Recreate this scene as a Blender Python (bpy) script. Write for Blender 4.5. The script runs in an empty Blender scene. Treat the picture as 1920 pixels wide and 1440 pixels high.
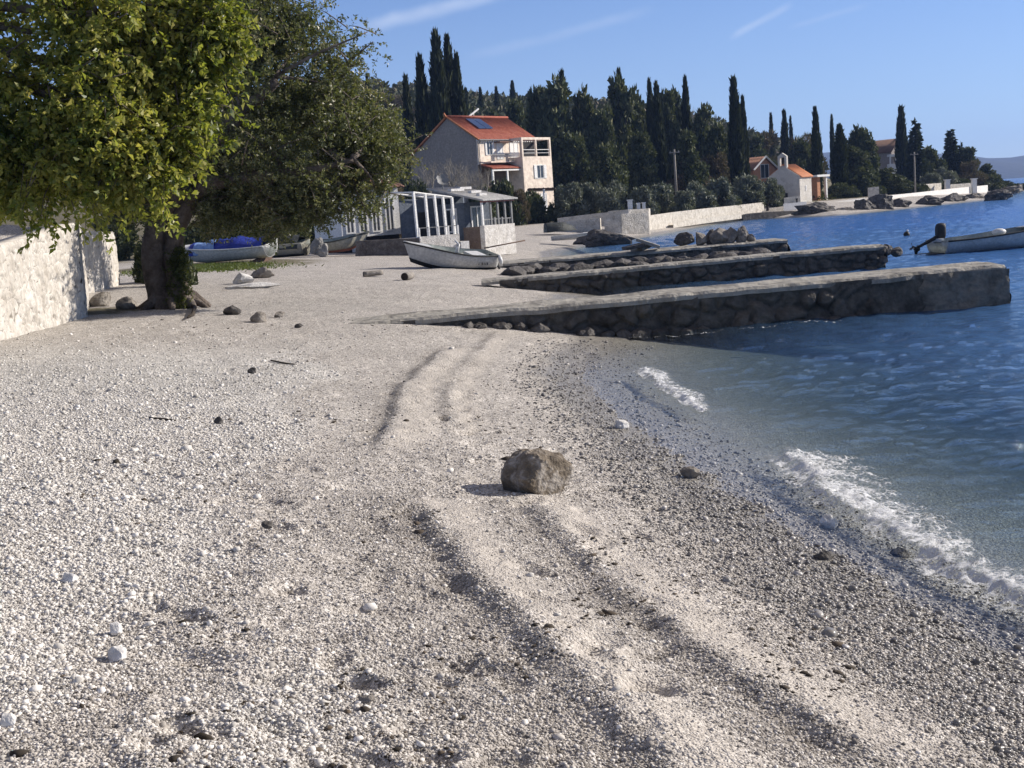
HAZE = True
import bpy, bmesh, math, random
import numpy as np
from mathutils import Vector, Matrix
rad = math.radians
sc = bpy.context.scene
C = sc.collection

# ------------------------------------------------------------------ camera
EYE, FPX, ROLL = 2.3, 2400.0, rad(4.0)
PITCH = math.atan((720 - 398) * math.cos(ROLL) / FPX)
R0 = np.array([1., 0, 0]); U0 = np.array([0, math.sin(PITCH), math.cos(PITCH)]); F0 = np.array([0, math.cos(PITCH), -math.sin(PITCH)])
RV = math.cos(ROLL) * R0 - math.sin(ROLL) * U0
UV = math.cos(ROLL) * U0 + math.sin(ROLL) * R0
cam = bpy.data.objects.new('camera', bpy.data.cameras.new('camera'))
cam.data.sensor_width = 36; cam.data.lens = FPX / 1920 * 36
cam.data.clip_start = 0.05; cam.data.clip_end = 30000
M = Matrix.Identity(4)
for i in range(3):
    M[i][0] = RV[i]; M[i][1] = UV[i]; M[i][2] = -F0[i]
M[2][3] = EYE
cam.matrix_world = M
C.objects.link(cam); sc.camera = cam

# ------------------------------------------------------------------ light
SUN_AZ, SUN_EL = rad(15), rad(26)      # azimuth measured from +x (right) towards +y (away)
SUN_DIR = Vector((math.cos(SUN_AZ) * math.cos(SUN_EL), math.sin(SUN_AZ) * math.cos(SUN_EL), math.sin(SUN_EL)))
sun = bpy.data.objects.new('sun', bpy.data.lights.new('sun', 'SUN'))
sun.data.energy = 5.0; sun.data.angle = rad(0.5); sun.data.color = (1.0, .925, .835)
sun.rotation_euler = SUN_DIR.to_track_quat('Z', 'Y').to_euler()
sun.location = (30, 10, 40)
C.objects.link(sun)
w = bpy.data.worlds.new('World'); sc.world = w; w.use_nodes = True
wt = w.node_tree; wt.nodes.clear()

def node(nt, typ, _in=None, **props):
    n = nt.nodes.new(typ)
    for k, v in props.items():
        setattr(n, k, v)
    for k, v in (_in or {}).items():
        s = n.inputs[k]
        if isinstance(v, bpy.types.NodeSocket):
            nt.links.new(v, s)
        else:
            if hasattr(s.default_value, '__len__') and not isinstance(v, str) and len(s.default_value) == 4 and len(v) == 3:
                v = (*v, 1)
            s.default_value = v
    return n

def math_(nt, op, a, b=0.0, c=None, clamp=False):
    d = {0: a, 1: b}
    if c is not None: d[2] = c
    return node(nt, 'ShaderNodeMath', d, operation=op, use_clamp=clamp).outputs[0]

def ramp(nt, fac, stops):
    r = node(nt, 'ShaderNodeValToRGB', {0: fac})
    cr = r.color_ramp
    while len(cr.elements) < len(stops): cr.elements.new(.5)
    for e, (p, c) in zip(cr.elements, stops):
        e.position = p; e.color = (*c, 1) if len(c) == 3 else c
    return r.outputs[0]

def mixc(nt, fac, a, b, mode='MIX'):
    return node(nt, 'ShaderNodeMix', {0: fac, 6: a, 7: b}, data_type='RGBA', blend_type=mode).outputs[2]

def maprange(nt, v, a, b, c=0.0, d=1.0, smooth=True):
    return node(nt, 'ShaderNodeMapRange', {0: v, 1: a, 2: b, 3: c, 4: d}, interpolation_type='SMOOTHSTEP' if smooth else 'LINEAR').outputs[0]

# sky with faint condensation trails high in the air
sky = node(wt, 'ShaderNodeTexSky', sky_type='NISHITA', sun_disc=False, sun_elevation=SUN_EL,
           sun_rotation=math.pi / 2 - SUN_AZ, altitude=0, air_density=0.8, dust_density=0.0, ozone_density=6.5)
tc = node(wt, 'ShaderNodeTexCoord')
def sky_trail(pa, pb, width, amp, soft):
    a = F0 * FPX + RV * (pa[0] - 960) - UV * (pa[1] - 720); b = F0 * FPX + RV * (pb[0] - 960) - UV * (pb[1] - 720)
    a /= np.linalg.norm(a); b /= np.linalg.norm(b)
    n = np.cross(a, b); n /= np.linalg.norm(n); m = (a + b) / np.linalg.norm(a + b); t = np.cross(n, m)
    half = math.acos(float(np.clip(a @ b, -1, 1))) / 2
    nz = node(wt, 'ShaderNodeTexNoise', {'Vector': tc.outputs['Generated'], 'Scale': 26., 'Detail': 4.})
    def dot(v):
        return node(wt, 'ShaderNodeVectorMath', {0: tc.outputs['Generated'], 1: tuple(v)}, operation='DOT_PRODUCT').outputs['Value']
    off = math_(wt, 'ABSOLUTE', math_(wt, 'ADD', dot(n), math_(wt, 'MULTIPLY_ADD', nz.outputs[0], width * 1.2, -width * .6)))
    band = maprange(wt, off, 0, width, 1, 0)
    along = math_(wt, 'ABSOLUTE', dot(t))
    ends = maprange(wt, along, half * soft, half * 1.05, 1, 0)
    front = maprange(wt, dot(m), 0.5, 0.6)
    return math_(wt, 'MULTIPLY', math_(wt, 'MULTIPLY', band, ends), math_(wt, 'MULTIPLY', front, math_(wt, 'MULTIPLY', nz.outputs[0], amp * 2)))
tr = sky_trail((660, 58), (960, -15), .0080, .30, .6)
for args in (((860, 112), (1240, 15), .0060, .13, .5), ((1365, 75), (1490, 5), .0040, .20, .6), ((1470, 55), (1640, 5), .0034, .09, .5)):
    tr = math_(wt, 'ADD', tr, sky_trail(*args))
blue = mixc(wt, 1.0, sky.outputs[0], (.89, .925, 1.09, 1), 'MULTIPLY')
zc_ = node(wt, 'ShaderNodeSeparateXYZ', {0: tc.outputs['Generated']}).outputs[2]
zenith_grey = math_(wt, 'MULTIPLY', maprange(wt, zc_, .40, .72), .8)      # grey added in the unseen zenith to cut blue fill light
low = math_(wt, 'MULTIPLY', maprange(wt, zc_, .0, .30, 1, 0), .42)   # pale air above the horizon
blue = mixc(wt, low, blue, (4.6, 5.5, 6.7, 1))
blue = mixc(wt, zenith_grey, blue, (3.3, 2.9, 2.6, 1))
skycol = mixc(wt, tr, blue, (6.5, 7.2, 8.6, 1))
bg = node(wt, 'ShaderNodeBackground', {0: skycol, 1: 0.090})
out = node(wt, 'ShaderNodeOutputWorld', {0: bg.outputs[0]})
sc.view_settings.view_transform = 'Standard'; sc.view_settings.look = 'None'
sc.view_settings.gamma = 1; sc.view_settings.use_curve_mapping = False
sc.view_settings.exposure = 0.45
sc.cycles.max_bounces = 6; sc.cycles.transparent_max_bounces = 12
sc.cycles.diffuse_bounces = 3; sc.cycles.glossy_bounces = 3; sc.cycles.transmission_bounces = 4
sc.cycles.caustics_reflective = False; sc.cycles.caustics_refractive = False

# ------------------------------------------------------------------ helpers: pixels of the 1920 photograph to space
def ray(px, py):
    d = F0 * FPX + RV * (px - 960) - UV * (py - 720)
    return d / d[1]
def at(px, py, y):                      # the point seen at (px,py) standing at distance y
    d = ray(px, py)
    return np.array([d[0] * y, y, EYE + d[2] * y])
def atz(px, py, z):                     # the point seen at (px,py) lying at height z
    d = ray(px, py)
    return at(px, py, (z - EYE) / d[2])

# ------------------------------------------------------------------ helpers: noise
def _h(ix, iy, iz, seed):
    n = (ix.astype(np.int64) * 374761393 + iy.astype(np.int64) * 668265263 + iz.astype(np.int64) * 2147483647 + seed * 1274126177) & 0xffffffff
    n = ((n ^ (n >> 13)) * 1274126177) & 0xffffffff
    n = ((n ^ (n >> 16)) * 2246822519) & 0xffffffff
    return ((n ^ (n >> 15)) & 0xffffff) / float(0xffffff)
def noise3(x, y, z, seed=0):
    x, y, z = np.broadcast_arrays(np.asarray(x, float), np.asarray(y, float), np.asarray(z, float))
    fx, fy, fz = np.floor(x), np.floor(y), np.floor(z)
    ux, uy, uz = x - fx, y - fy, z - fz
    ux, uy, uz = ux * ux * (3 - 2 * ux), uy * uy * (3 - 2 * uy), uz * uz * (3 - 2 * uz)
    r = 0
    for a in (0, 1):
        for b in (0, 1):
            for c in (0, 1):
                wgt = (ux if a else 1 - ux) * (uy if b else 1 - uy) * (uz if c else 1 - uz)
                r = r + wgt * _h(fx + a, fy + b, fz + c, seed)
    return r * 2 - 1
def noise2(x, y, seed=0):
    x, y = np.asarray(x, float), np.asarray(y, float)
    fx, fy = np.floor(x), np.floor(y); ux, uy = x - fx, y - fy
    ux, uy = ux * ux * (3 - 2 * ux), uy * uy * (3 - 2 * uy)
    z = np.zeros_like(fx)
    a = _h(fx, fy, z, seed) * (1 - ux) + _h(fx + 1, fy, z, seed) * ux
    b = _h(fx, fy + 1, z, seed) * (1 - ux) + _h(fx + 1, fy + 1, z, seed) * ux
    return (a * (1 - uy) + b * uy) * 2 - 1
def fbm2(x, y, o=4, seed=0):
    r, a = 0, 1
    for i in range(o):
        r = r + a * noise2(x * 2 ** i, y * 2 ** i, seed + i * 7); a *= .5
    return r
def fbm3(x, y, z, o=3, seed=0):
    r, a = 0, 1
    for i in range(o):
        r = r + a * noise3(x * 2 ** i, y * 2 ** i, z * 2 ** i, seed + i * 7); a *= .5
    return r
def voro2(u, v, seed=0):                # F1, F2 and cell id of a jittered grid
    iu, iv = np.floor(u), np.floor(v); z = np.zeros_like(iu)
    f1 = np.full(u.shape, 9.); f2 = np.full(u.shape, 9.); cid = np.zeros(u.shape)
    for a in (-1, 0, 1):
        for b in (-1, 0, 1):
            cu, cv = iu + a, iv + b
            d = np.hypot(cu + .1 + .8 * _h(cu, cv, z, seed) - u, cv + .1 + .8 * _h(cu, cv, z + 1, seed) - v)
            near = d < f1
            f2 = np.where(near, f1, np.minimum(f2, d)); cid = np.where(near, _h(cu, cv, z + 2, seed), cid); f1 = np.where(near, d, f1)
    return f1, f2, cid
def smooth(a, b, x):
    t = np.clip((x - a) / (b - a), 0, 1)
    return t * t * (3 - 2 * t)

# ------------------------------------------------------------------ helpers: meshes and things
class MB:
    def __init__(s): s.v = []; s.f = []; s.n = 0
    def add(s, v, f):
        v = np.asarray(v, float).reshape(-1, 3)
        s.v.append(v); s.f += [tuple(int(i) + s.n for i in q) for q in f]; s.n += len(v); return s
    def box(s, x0, x1, y0, y1, z0, z1):
        v = [(x, y, z) for z in (z0, z1) for y in (y0, y1) for x in (x0, x1)]
        return s.add(v, [(0, 2, 3, 1), (4, 5, 7, 6), (0, 1, 5, 4), (2, 6, 7, 3), (0, 4, 6, 2), (1, 3, 7, 5)])
    def tube(s, pts, rr, n=8, cap=True):
        pts = [np.asarray(p, float) for p in pts]
        if not hasattr(rr, '__len__'): rr = [rr] * len(pts)
        V = []; prev = None
        for i, p in enumerate(pts):
            t = pts[min(i + 1, len(pts) - 1)] - pts[max(i - 1, 0)]; t = t / (np.linalg.norm(t) + 1e-9)
            a = prev if prev is not None else (np.array([1., 0, 0]) if abs(t[2]) > .8 else np.array([0, 0, 1.]))
            a = a - t * (a @ t); a /= np.linalg.norm(a) + 1e-9; b = np.cross(t, a); prev = a
            for k in range(n):
                g = 2 * math.pi * k / n
                V.append(p + rr[i] * (a * math.cos(g) + b * math.sin(g)))
        F = []
        for i in range(len(pts) - 1):
            for k in range(n):
                F.append((i * n + k, i * n + (k + 1) % n, (i + 1) * n + (k + 1) % n, (i + 1) * n + k))
        if cap:
            F.append(tuple(range(n - 1, -1, -1))); F.append(tuple((len(pts) - 1) * n + k for k in range(n)))
        return s.add(V, F)
    def bar(s, a, b, wx, wz=None):       # square bar between two points
        return s.tube([a, b], wx * .707, 4)
    def prism(s, poly, d):               # polygon (3D points) pushed by vector d
        n = len(poly); p = np.asarray(poly, float); q = p + np.asarray(d, float)
        return s.add(np.vstack([p, q]), [tuple(range(n)), tuple(range(2 * n - 1, n - 1, -1))] + [(i, i + n, (i + 1) % n + n, (i + 1) % n) for i in range(n)])
    def arr(s): return np.vstack(s.v) if s.v else np.zeros((0, 3))
    def xf(s, fn): s.v = [fn(v) for v in s.v]; return s

class Frame:                             # u along, v back, z up
    def __init__(s, o, ang):
        s.o = np.asarray(o, float); c, n = math.cos(ang), math.sin(ang)
        s.t = np.array([c, n, 0]); s.b = np.array([-n, c, 0])
    def __call__(s, v):
        v = np.asarray(v, float)
        r = s.o + np.outer(v[:, 0], s.t) + np.outer(v[:, 1], s.b); r[:, 2] += v[:, 2]; return r
    def p(s, u, v, z): return s(np.array([[u, v, z]]))[0]

def np_mesh(name, verts, faces, smooth_=False):
    verts = np.ascontiguousarray(verts, dtype=np.float32); faces = np.ascontiguousarray(faces, dtype=np.int32)
    me = bpy.data.meshes.new(name); k = faces.shape[1]
    me.vertices.add(len(verts)); me.vertices.foreach_set('co', verts.ravel())
    me.loops.add(faces.size); me.loops.foreach_set('vertex_index', faces.ravel())
    me.polygons.add(len(faces)); me.polygons.foreach_set('loop_start', np.arange(0, faces.size, k, dtype=np.int32))
    if smooth_: me.polygons.foreach_set('use_smooth', np.ones(len(faces), dtype=bool))
    me.update(calc_edges=True)
    return me
def attr(me, name, vals):
    a = me.attributes.new(name, 'FLOAT', 'POINT'); a.data.foreach_set('value', np.ascontiguousarray(vals, dtype=np.float32))
def link(name, me, mat=None, parent=None, loc=None):
    o = bpy.data.objects.new(name, me); C.objects.link(o)
    if mat is not None and me is not None and not me.materials: me.materials.append(mat)
    if parent is not None: o.parent = parent
    if loc is not None: o.location = loc
    return o
def tag(o, label=None, cat=None, group=None, kind=None):
    if label: o['label'] = label
    if cat: o['category'] = cat
    if group: o['group'] = group
    if kind: o['kind'] = kind
    return o
def thing(name, label, cat, loc, group=None):
    return tag(link(name, None, loc=tuple(float(c) for c in loc)), label, cat, group)
def base_of(o):
    while o.parent is not None: o = o.parent
    return np.array(o.location)
def mesh_of(name, mb, org, smooth_):
    me = bpy.data.meshes.new(name); me.from_pydata((mb.arr() - org).tolist(), [], mb.f)
    if smooth_:
        me.polygons.foreach_set('use_smooth', np.ones(len(me.polygons), dtype=bool))
    me.update(); return me
def fix_normals(me):
    bm = bmesh.new(); bm.from_mesh(me); bmesh.ops.recalc_face_normals(bm, faces=bm.faces); bm.to_mesh(me); bm.free()
def part(name, mb, mat, parent, smooth_=False, label=None):
    me = mesh_of(name, mb, base_of(parent), smooth_); fix_normals(me)
    o = link(name, me, mat, parent)
    if label: o['label'] = label
    return o
def solo(name, mb, mat, label, cat, loc=None, group=None, smooth_=False):
    if loc is None:
        a = mb.arr(); loc = np.array([a[:, 0].mean(), a[:, 1].mean(), a[:, 2].min()])
    loc = np.asarray(loc, float)
    me = mesh_of(name, mb, loc, smooth_); fix_normals(me)
    return tag(link(name, me, mat, loc=tuple(loc)), label, cat, group)

_ico = {}
def ico(sub):
    if sub not in _ico:
        bm = bmesh.new(); bmesh.ops.create_icosphere(bm, subdivisions=sub, radius=1)
        bm.verts.ensure_lookup_table()
        _ico[sub] = (np.array([v.co[:] for v in bm.verts]), np.array([[v.index for v in f.verts] for f in bm.faces])); bm.free()
    return _ico[sub]
def rock(mb, c, r, seed, sub=3, rough=.22, chops=9, rz=0.0):
    v, f = ico(sub); rs = np.random.default_rng(seed)
    v = v * (1 + rough * fbm3(v[:, 0] * 1.6 + seed, v[:, 1] * 1.6, v[:, 2] * 1.6, 4, seed))[:, None]
    for k in range(chops):
        n = rs.normal(size=3); n /= np.linalg.norm(n); d = rs.uniform(.55, .85)
        e = np.maximum(v @ n - d, 0); v = v - np.outer(e * .9, n)
    if rough > .3: v = v * (1 + .16 * fbm3(v[:, 0] * 3.4, v[:, 1] * 3.4, v[:, 2] * 3.4, 3, seed + 9))[:, None]
    v = v * (1 + .03 * fbm3(v[:, 0] * 7, v[:, 1] * 7, v[:, 2] * 7, 2, seed + 5))[:, None]
    v = v * np.asarray(r, float); c_, s_ = math.cos(rz), math.sin(rz)
    v = np.stack([v[:, 0] * c_ - v[:, 1] * s_, v[:, 0] * s_ + v[:, 1] * c_, v[:, 2]], 1)
    return mb.add(v + np.asarray(c, float), f)

# ------------------------------------------------------------------ helpers: materials
def new_mat(name):
    m = bpy.data.materials.new(name); m.use_nodes = True; m.node_tree.nodes.clear(); return m, m.node_tree
def finish(nt, sh):
    node(nt, 'ShaderNodeOutputMaterial', {0: sh})
def noisy(name, c1, c2, scale=6., rough=.8, bump=.3, detail=6., spec=.3, metal=0., stretch=None, c3=None, fine=0.):
    m, nt = new_mat(name)
    co = node(nt, 'ShaderNodeTexCoord').outputs['Object']
    if stretch: co = node(nt, 'ShaderNodeMapping', {0: co, 'Scale': stretch}).outputs[0]
    n1 = node(nt, 'ShaderNodeTexNoise', {'Vector': co, 'Scale': scale, 'Detail': detail, 'Roughness': .65}).outputs[0]
    st = [(.32, c1), (.68, c2)] if c3 is None else [(.3, c1), (.5, c2), (.68, c3)]
    col = ramp(nt, n1, st)
    n2 = node(nt, 'ShaderNodeTexNoise', {'Vector': co, 'Scale': scale * 5, 'Detail': 4.}).outputs[0]
    col = mixc(nt, .5, col, mixc(nt, 1., col, ramp(nt, n2, [(.3, (.55, .55, .55)), (.7, (1.25, 1.25, 1.25))]), 'MULTIPLY'))
    h = math_(nt, 'ADD', n1, math_(nt, 'MULTIPLY', n2, .5))
    b = node(nt, 'ShaderNodeBump', {'Height': h, 'Strength': bump, 'Distance': .3 / scale})
    p = node(nt, 'ShaderNodeBsdfPrincipled', {'Base Color': col, 'Roughness': rough, 'Normal': b.outputs[0], 'Specular IOR Level': spec, 'Metallic': metal})
    finish(nt, p.outputs[0]); return m
def masonry(name, stones, mortar, scale=(3., 3., 3.), bump=.8, joint=.06, rough=.9):
    m, nt = new_mat(name)
    co = node(nt, 'ShaderNodeMapping', {0: node(nt, 'ShaderNodeTexCoord').outputs['Object'], 'Scale': scale}).outputs[0]
    wob = node(nt, 'ShaderNodeTexNoise', {'Vector': co, 'Scale': 1.3, 'Detail': 3.})
    co2 = node(nt, 'ShaderNodeVectorMath', {0: co, 1: node(nt, 'ShaderNodeVectorMath', {0: wob.outputs[1], 'Scale': .35}, operation='SCALE').outputs[0]}, operation='ADD').outputs[0]
    v = node(nt, 'ShaderNodeTexVoronoi', {'Vector': co2, 'Scale': 1.})
    e = node(nt, 'ShaderNodeTexVoronoi', {'Vector': co2, 'Scale': 1.}, feature='DISTANCE_TO_EDGE').outputs[0]
    sep = node(nt, 'ShaderNodeSeparateColor', {0: v.outputs['Color']}).outputs[0]
    nz = node(nt, 'ShaderNodeTexNoise', {'Vector': co, 'Scale': 7., 'Detail': 5.}).outputs[0]
    k = len(stones)
    col = ramp(nt, sep, [(i / max(1, k - 1), s) for i, s in enumerate(stones)])
    col = mixc(nt, .6, col, mixc(nt, 1., col, ramp(nt, nz, [(.3, (.6, .6, .6)), (.7, (1.25, 1.25, 1.25))]), 'MULTIPLY'))
    j = maprange(nt, e, joint * .5, joint * 1.4)
    col = mixc(nt, j, mortar, col)
    h = math_(nt, 'ADD', math_(nt, 'MULTIPLY', j, 1.), math_(nt, 'MULTIPLY', nz, .35))
    b = node(nt, 'ShaderNodeBump', {'Height': h, 'Strength': bump, 'Distance': .05})
    p = node(nt, 'ShaderNodeBsdfPrincipled', {'Base Color': col, 'Roughness': rough, 'Normal': b.outputs[0], 'Specular IOR Level': .2})
    finish(nt, p.outputs[0]); return m
def leafy(name, stops, trans=.3, rough=.5, tint=None, spec=.35):
    m, nt = new_mat(name)
    rnd = node(nt, 'ShaderNodeNewGeometry').outputs['Random Per Island']
    co = node(nt, 'ShaderNodeTexCoord').outputs['Object']
    big = node(nt, 'ShaderNodeTexNoise', {'Vector': co, 'Scale': .8, 'Detail': 2.}).outputs[0]
    f = math_(nt, 'ADD', math_(nt, 'MULTIPLY', rnd, .65), math_(nt, 'MULTIPLY_ADD', big, 1.1, -.38), clamp=True)
    col = ramp(nt, f, stops)
    p = node(nt, 'ShaderNodeBsdfPrincipled', {'Base Color': col, 'Roughness': rough, 'Specular IOR Level': spec})
    if trans > 0:
        t = node(nt, 'ShaderNodeBsdfTranslucent', {0: mixc(nt, .5, col, tint or (.3, .35, .03, 1))})
        sh = node(nt, 'ShaderNodeMixShader', {0: trans, 1: p.outputs[0], 2: t.outputs[0]}).outputs[0]
    else: sh = p.outputs[0]
    finish(nt, sh); return m
# ================================================================== GROUND AND SEA
def P2(px, py, z): return atz(px, py, z)[:2]
_sh = [(5.5, -14), (4.3, -4), (3.4, 1.5)] + [tuple(P2(a, b, 0)) for a, b in
       ((1920, 1240), (1700, 1125), (1500, 1005), (1330, 898), (1210, 815), (1130, 755), (1088, 708), (1100, 668), (1146, 632))]
_sh += [(1.7, 26.5), (1.0, 28.5), (1.2, 31), (2.0, 34), (1.2, 37.5), (.8, 42), (1.4, 48), (2.2, 55)]
_sh += [tuple(P2(a, b, 0)) for a, b in ((1030, 474), (1075, 464), (1145, 452), (1215, 443), (1300, 426), (1395, 411), (1480, 408), (1570, 404), (1680, 393), (1800, 380), (1860, 374), (1905, 360))]
_sh += [(98, 235), (112, 255), (125, 300), (110, 340), (60, 420), (-20, 600), (-400, 900)]
SHORE = np.array(_sh)
LAND = np.vstack([SHORE, [(-3000, 900), (-3000, -60), (5.5, -60)]])
def shore_dist(x, y):
    d = np.full(x.shape, 1e9)
    for a, b in zip(SHORE[:-1], SHORE[1:]):
        ab = b - a; t = np.clip(((x - a[0]) * ab[0] + (y - a[1]) * ab[1]) / (ab @ ab), 0, 1)
        d = np.minimum(d, np.hypot(x - a[0] - t * ab[0], y - a[1] - t * ab[1]))
    ins = np.zeros(x.shape, bool); n = len(LAND)
    for i in range(n):
        a, b = LAND[i], LAND[(i + 1) % n]
        if a[1] == b[1]: continue
        c = ((a[1] > y) != (b[1] > y)) & (x < (b[0] - a[0]) * (y - a[1]) / (b[1] - a[1]) + a[0])
        ins ^= c
    return np.where(ins, d, -d)
NEAR_S = [-40, -12, -5, -2, -.8, 0, 1, 2, 3.5, 5, 8, 12, 25, 60]
NEAR_Z = [-4, -1.9, -.85, -.36, -.13, 0, .16, .30, .48, .60, .80, .95, 1.1, 1.4]
FAR_Z = [-5, -3., -1.8, -.9, -.4, 0, .14, .26, .42, .55, .85, 1.15, 1.45, 1.9]
RIDGE_PX = [690, 870, 1000, 1200, 1330, 1450, 1560, 1620, 1720, 1850, 2000]
RIDGE_Z = [30, 27.5, 25, 22.5, 20.5, 17.5, 11.5, 6, 3, 1, 0]
def line_px(pts, z):
    q = np.array([P2(a, b, z) for a, b in pts])
    return q[::-1].copy() if q[0, 1] > q[-1, 1] + .4 else q
BERMS = [(line_px([(840, 632), (790, 672), (757, 705), (736, 770), (715, 808), (700, 835)], .5), .05),
         (line_px([(800, 915), (835, 965), (870, 1010), (930, 1062), (1000, 1120), (1080, 1200), (1150, 1262), (1240, 1345), (1345, 1440)], .5), .058),
         (line_px([(1000, 925), (1040, 965), (1090, 1010), (1180, 1085), (1290, 1178), (1400, 1250), (1560, 1330), (1740, 1425)], .33), .045),
         (line_px([(930, 610), (850, 690), (840, 730), (862, 800)], .4), .016)]
WALL_A, WALL_B = np.array([-8.05, 17.0]), np.array([-8.1, 24.6])
def near_line(pl, x, y):
    d = np.full(x.shape, 1e9); sg = np.zeros(x.shape); ends = np.zeros(x.shape)
    L = 0; tot = np.hypot(*np.diff(pl, axis=0).T).sum()
    for a, b in zip(pl[:-1], pl[1:]):
        ab = b - a; ln = np.hypot(*ab); t = np.clip(((x - a[0]) * ab[0] + (y - a[1]) * ab[1]) / (ln * ln), 0, 1)
        dd = np.hypot(x - a[0] - t * ab[0], y - a[1] - t * ab[1])
        s = (ab[1] * (x - a[0]) - ab[0] * (y - a[1])) / ln
        m = dd < d; d = np.where(m, dd, d); sg = np.where(m, np.sign(s), sg); ends = np.where(m, (L + t * ln) / tot, ends); L += ln
    return d, sg, ends
_rs = np.random.default_rng(11)
DIMPLES = []
for k in range(260):                      # foot prints pressed in the gravel
    y = 3.0 + 20 * _rs.random() ** 1.5; x = _rs.uniform(-.36, .12) * y
    DIMPLES.append((x, y, _rs.uniform(.05, .085), _rs.uniform(1.3, 2.6), _rs.uniform(0, 3.1), _rs.uniform(.012, .034)))
for k, (px, py) in enumerate([(850, 690), (868, 712), (858, 738), (876, 752), (870, 775), (884, 795), (862, 720), (880, 770)]):
    a = P2(px, py, .45); DIMPLES.append((a[0], a[1], .09, 1.8, 1.2, .04))
for px, py, r_ in ((870, 1185, .09), (955, 1200, .07), (665, 1228, .06), (975, 1390, .09), (620, 1190, .06), (1010, 1330, .07), (925, 1345, .08), (800, 1350, .06), (590, 1400, .06)):
    a = P2(px, py, .55); DIMPLES.append((a[0], a[1], r_, 1.8, _rs.uniform(0, 3), .035))
def height(x, y, s=None, fine=True):
    x = np.asarray(x, float); y = np.asarray(y, float)
    if s is None: s = shore_dist(x, y)
    w = smooth(58, 80, y)
    sw = s + np.where(s < 12, .18 * fbm2(x * .55, y * .55, 3, 3) * smooth(0, .6, np.abs(s)), 0)
    z = np.interp(sw, NEAR_S, NEAR_Z) * (1 - w) + np.interp(sw, NEAR_S, FAR_Z) * w
    yy = np.maximum(y, 1.)
    col = 960 + FPX * x / yy
    hill = np.interp(col, RIDGE_PX, RIDGE_Z) * smooth(150, 345, y) * smooth(20, 90, s)
    hill = hill * (1 + .06 * fbm2(x * .03, y * .03, 3, 17))
    z = z + hill + np.where(s > 30, .02 * np.minimum(s - 30, 120), 0) * smooth(90, 130, y)
    # filled terrace held up by the wall on the left
    edge = np.where(y < WALL_B[1], WALL_A[0] + (WALL_B[0] - WALL_A[0]) * (y - WALL_A[1]) / (WALL_B[1] - WALL_A[1]), -8.1 - .30 * (y - 24.6))
    up = smooth(.25, .55, edge - x) * (1 - smooth(34, 42, y))
    top = 2.0 + np.clip((y - 19.9) / 4.3, -.6, 1.2) * .40 + .16 * np.clip(edge - x, 0, 8) + .05 * fbm2(x, y, 3, 5)
    z = z * (1 - up) + np.maximum(top, z) * up
    # grassy bank under the covered boat
    z = z + .16 * np.exp(-((x + 11.8) / 4.5) ** 2 - ((y - 52) / 6.) ** 2)
    if fine:
        m = (y > 1.5) & (y < 48) & (s > -1.5)
        xs, ys, ss = x[m], y[m], s[m]
        dz = np.zeros(xs.shape)
        for pl, h in BERMS:
            d, sg, e = near_line(pl, xs, ys)
            t = d * sg; fade = smooth(0, .12, e) * (1 - smooth(.93, 1., e))
            t = t + .035 * fbm2(xs * 2.2, ys * 2.2, 2, 9)
            dz += h * fade * np.where(t < 0, 1 - smooth(0, .17, -t), 1 - smooth(.02, .8, t))
        for (cx, cy, r, el, an, dp) in DIMPLES:
            k = np.where((np.abs(xs - cx) < r * 5) & (np.abs(ys - cy) < r * 5))[0]
            if not len(k): continue
            c_, s_ = math.cos(an), math.sin(an); du = (xs[k] - cx) * c_ + (ys[k] - cy) * s_; dv = -(xs[k] - cx) * s_ + (ys[k] - cy) * c_
            q = np.sqrt((du / (r * el)) ** 2 + (dv / r) ** 2)
            dz[k] += -dp * np.exp(-q ** 2 * 1.1) + dp * .3 * np.exp(-((q - 1.5) / .35) ** 2)
        land = smooth(.1, 1.2, ss)
        dz += land * (.010 * fbm2(xs * 2.2, ys * 2.2, 3, 21) + .007 * fbm2(xs * 7, ys * 7, 3, 25))
        dz += .02 * fbm2(xs * 5, ys * 5, 2, 29) * (1 - smooth(.2, 1.4, np.abs(ss))) * .5
        z[m] = z[m] + dz
    return z
def ground_z(x, y): return float(height(np.array([float(x)]), np.array([float(y)]), fine=False)[0])
def ground_hit(px, py, lo=2.0, hi=300.):
    ys = np.exp(np.linspace(math.log(lo), math.log(hi), 1500)); d = ray(px, py)
    g = EYE + d[2] * ys - height(d[0] * ys, ys, fine=False)
    i = int(np.argmax(g < 0)) if (g < 0).any() else len(ys) - 1
    y = ys[i]; return np.array([d[0] * y, y, ground_z(d[0] * y, y)])

def sheet(name, rows, xl, xr, nc, grade=None):
    u = np.linspace(0, 1, nc)
    Y = np.repeat(rows[:, None], nc, 1); X = xl[:, None] + (xr - xl)[:, None] * u[None, :]
    i = np.arange(len(rows) - 1)[:, None] * nc + np.arange(nc - 1)[None, :]
    F = np.stack([i, i + 1, i + nc + 1, i + nc], -1).reshape(-1, 4)
    return X.ravel(), Y.ravel(), F

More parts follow.
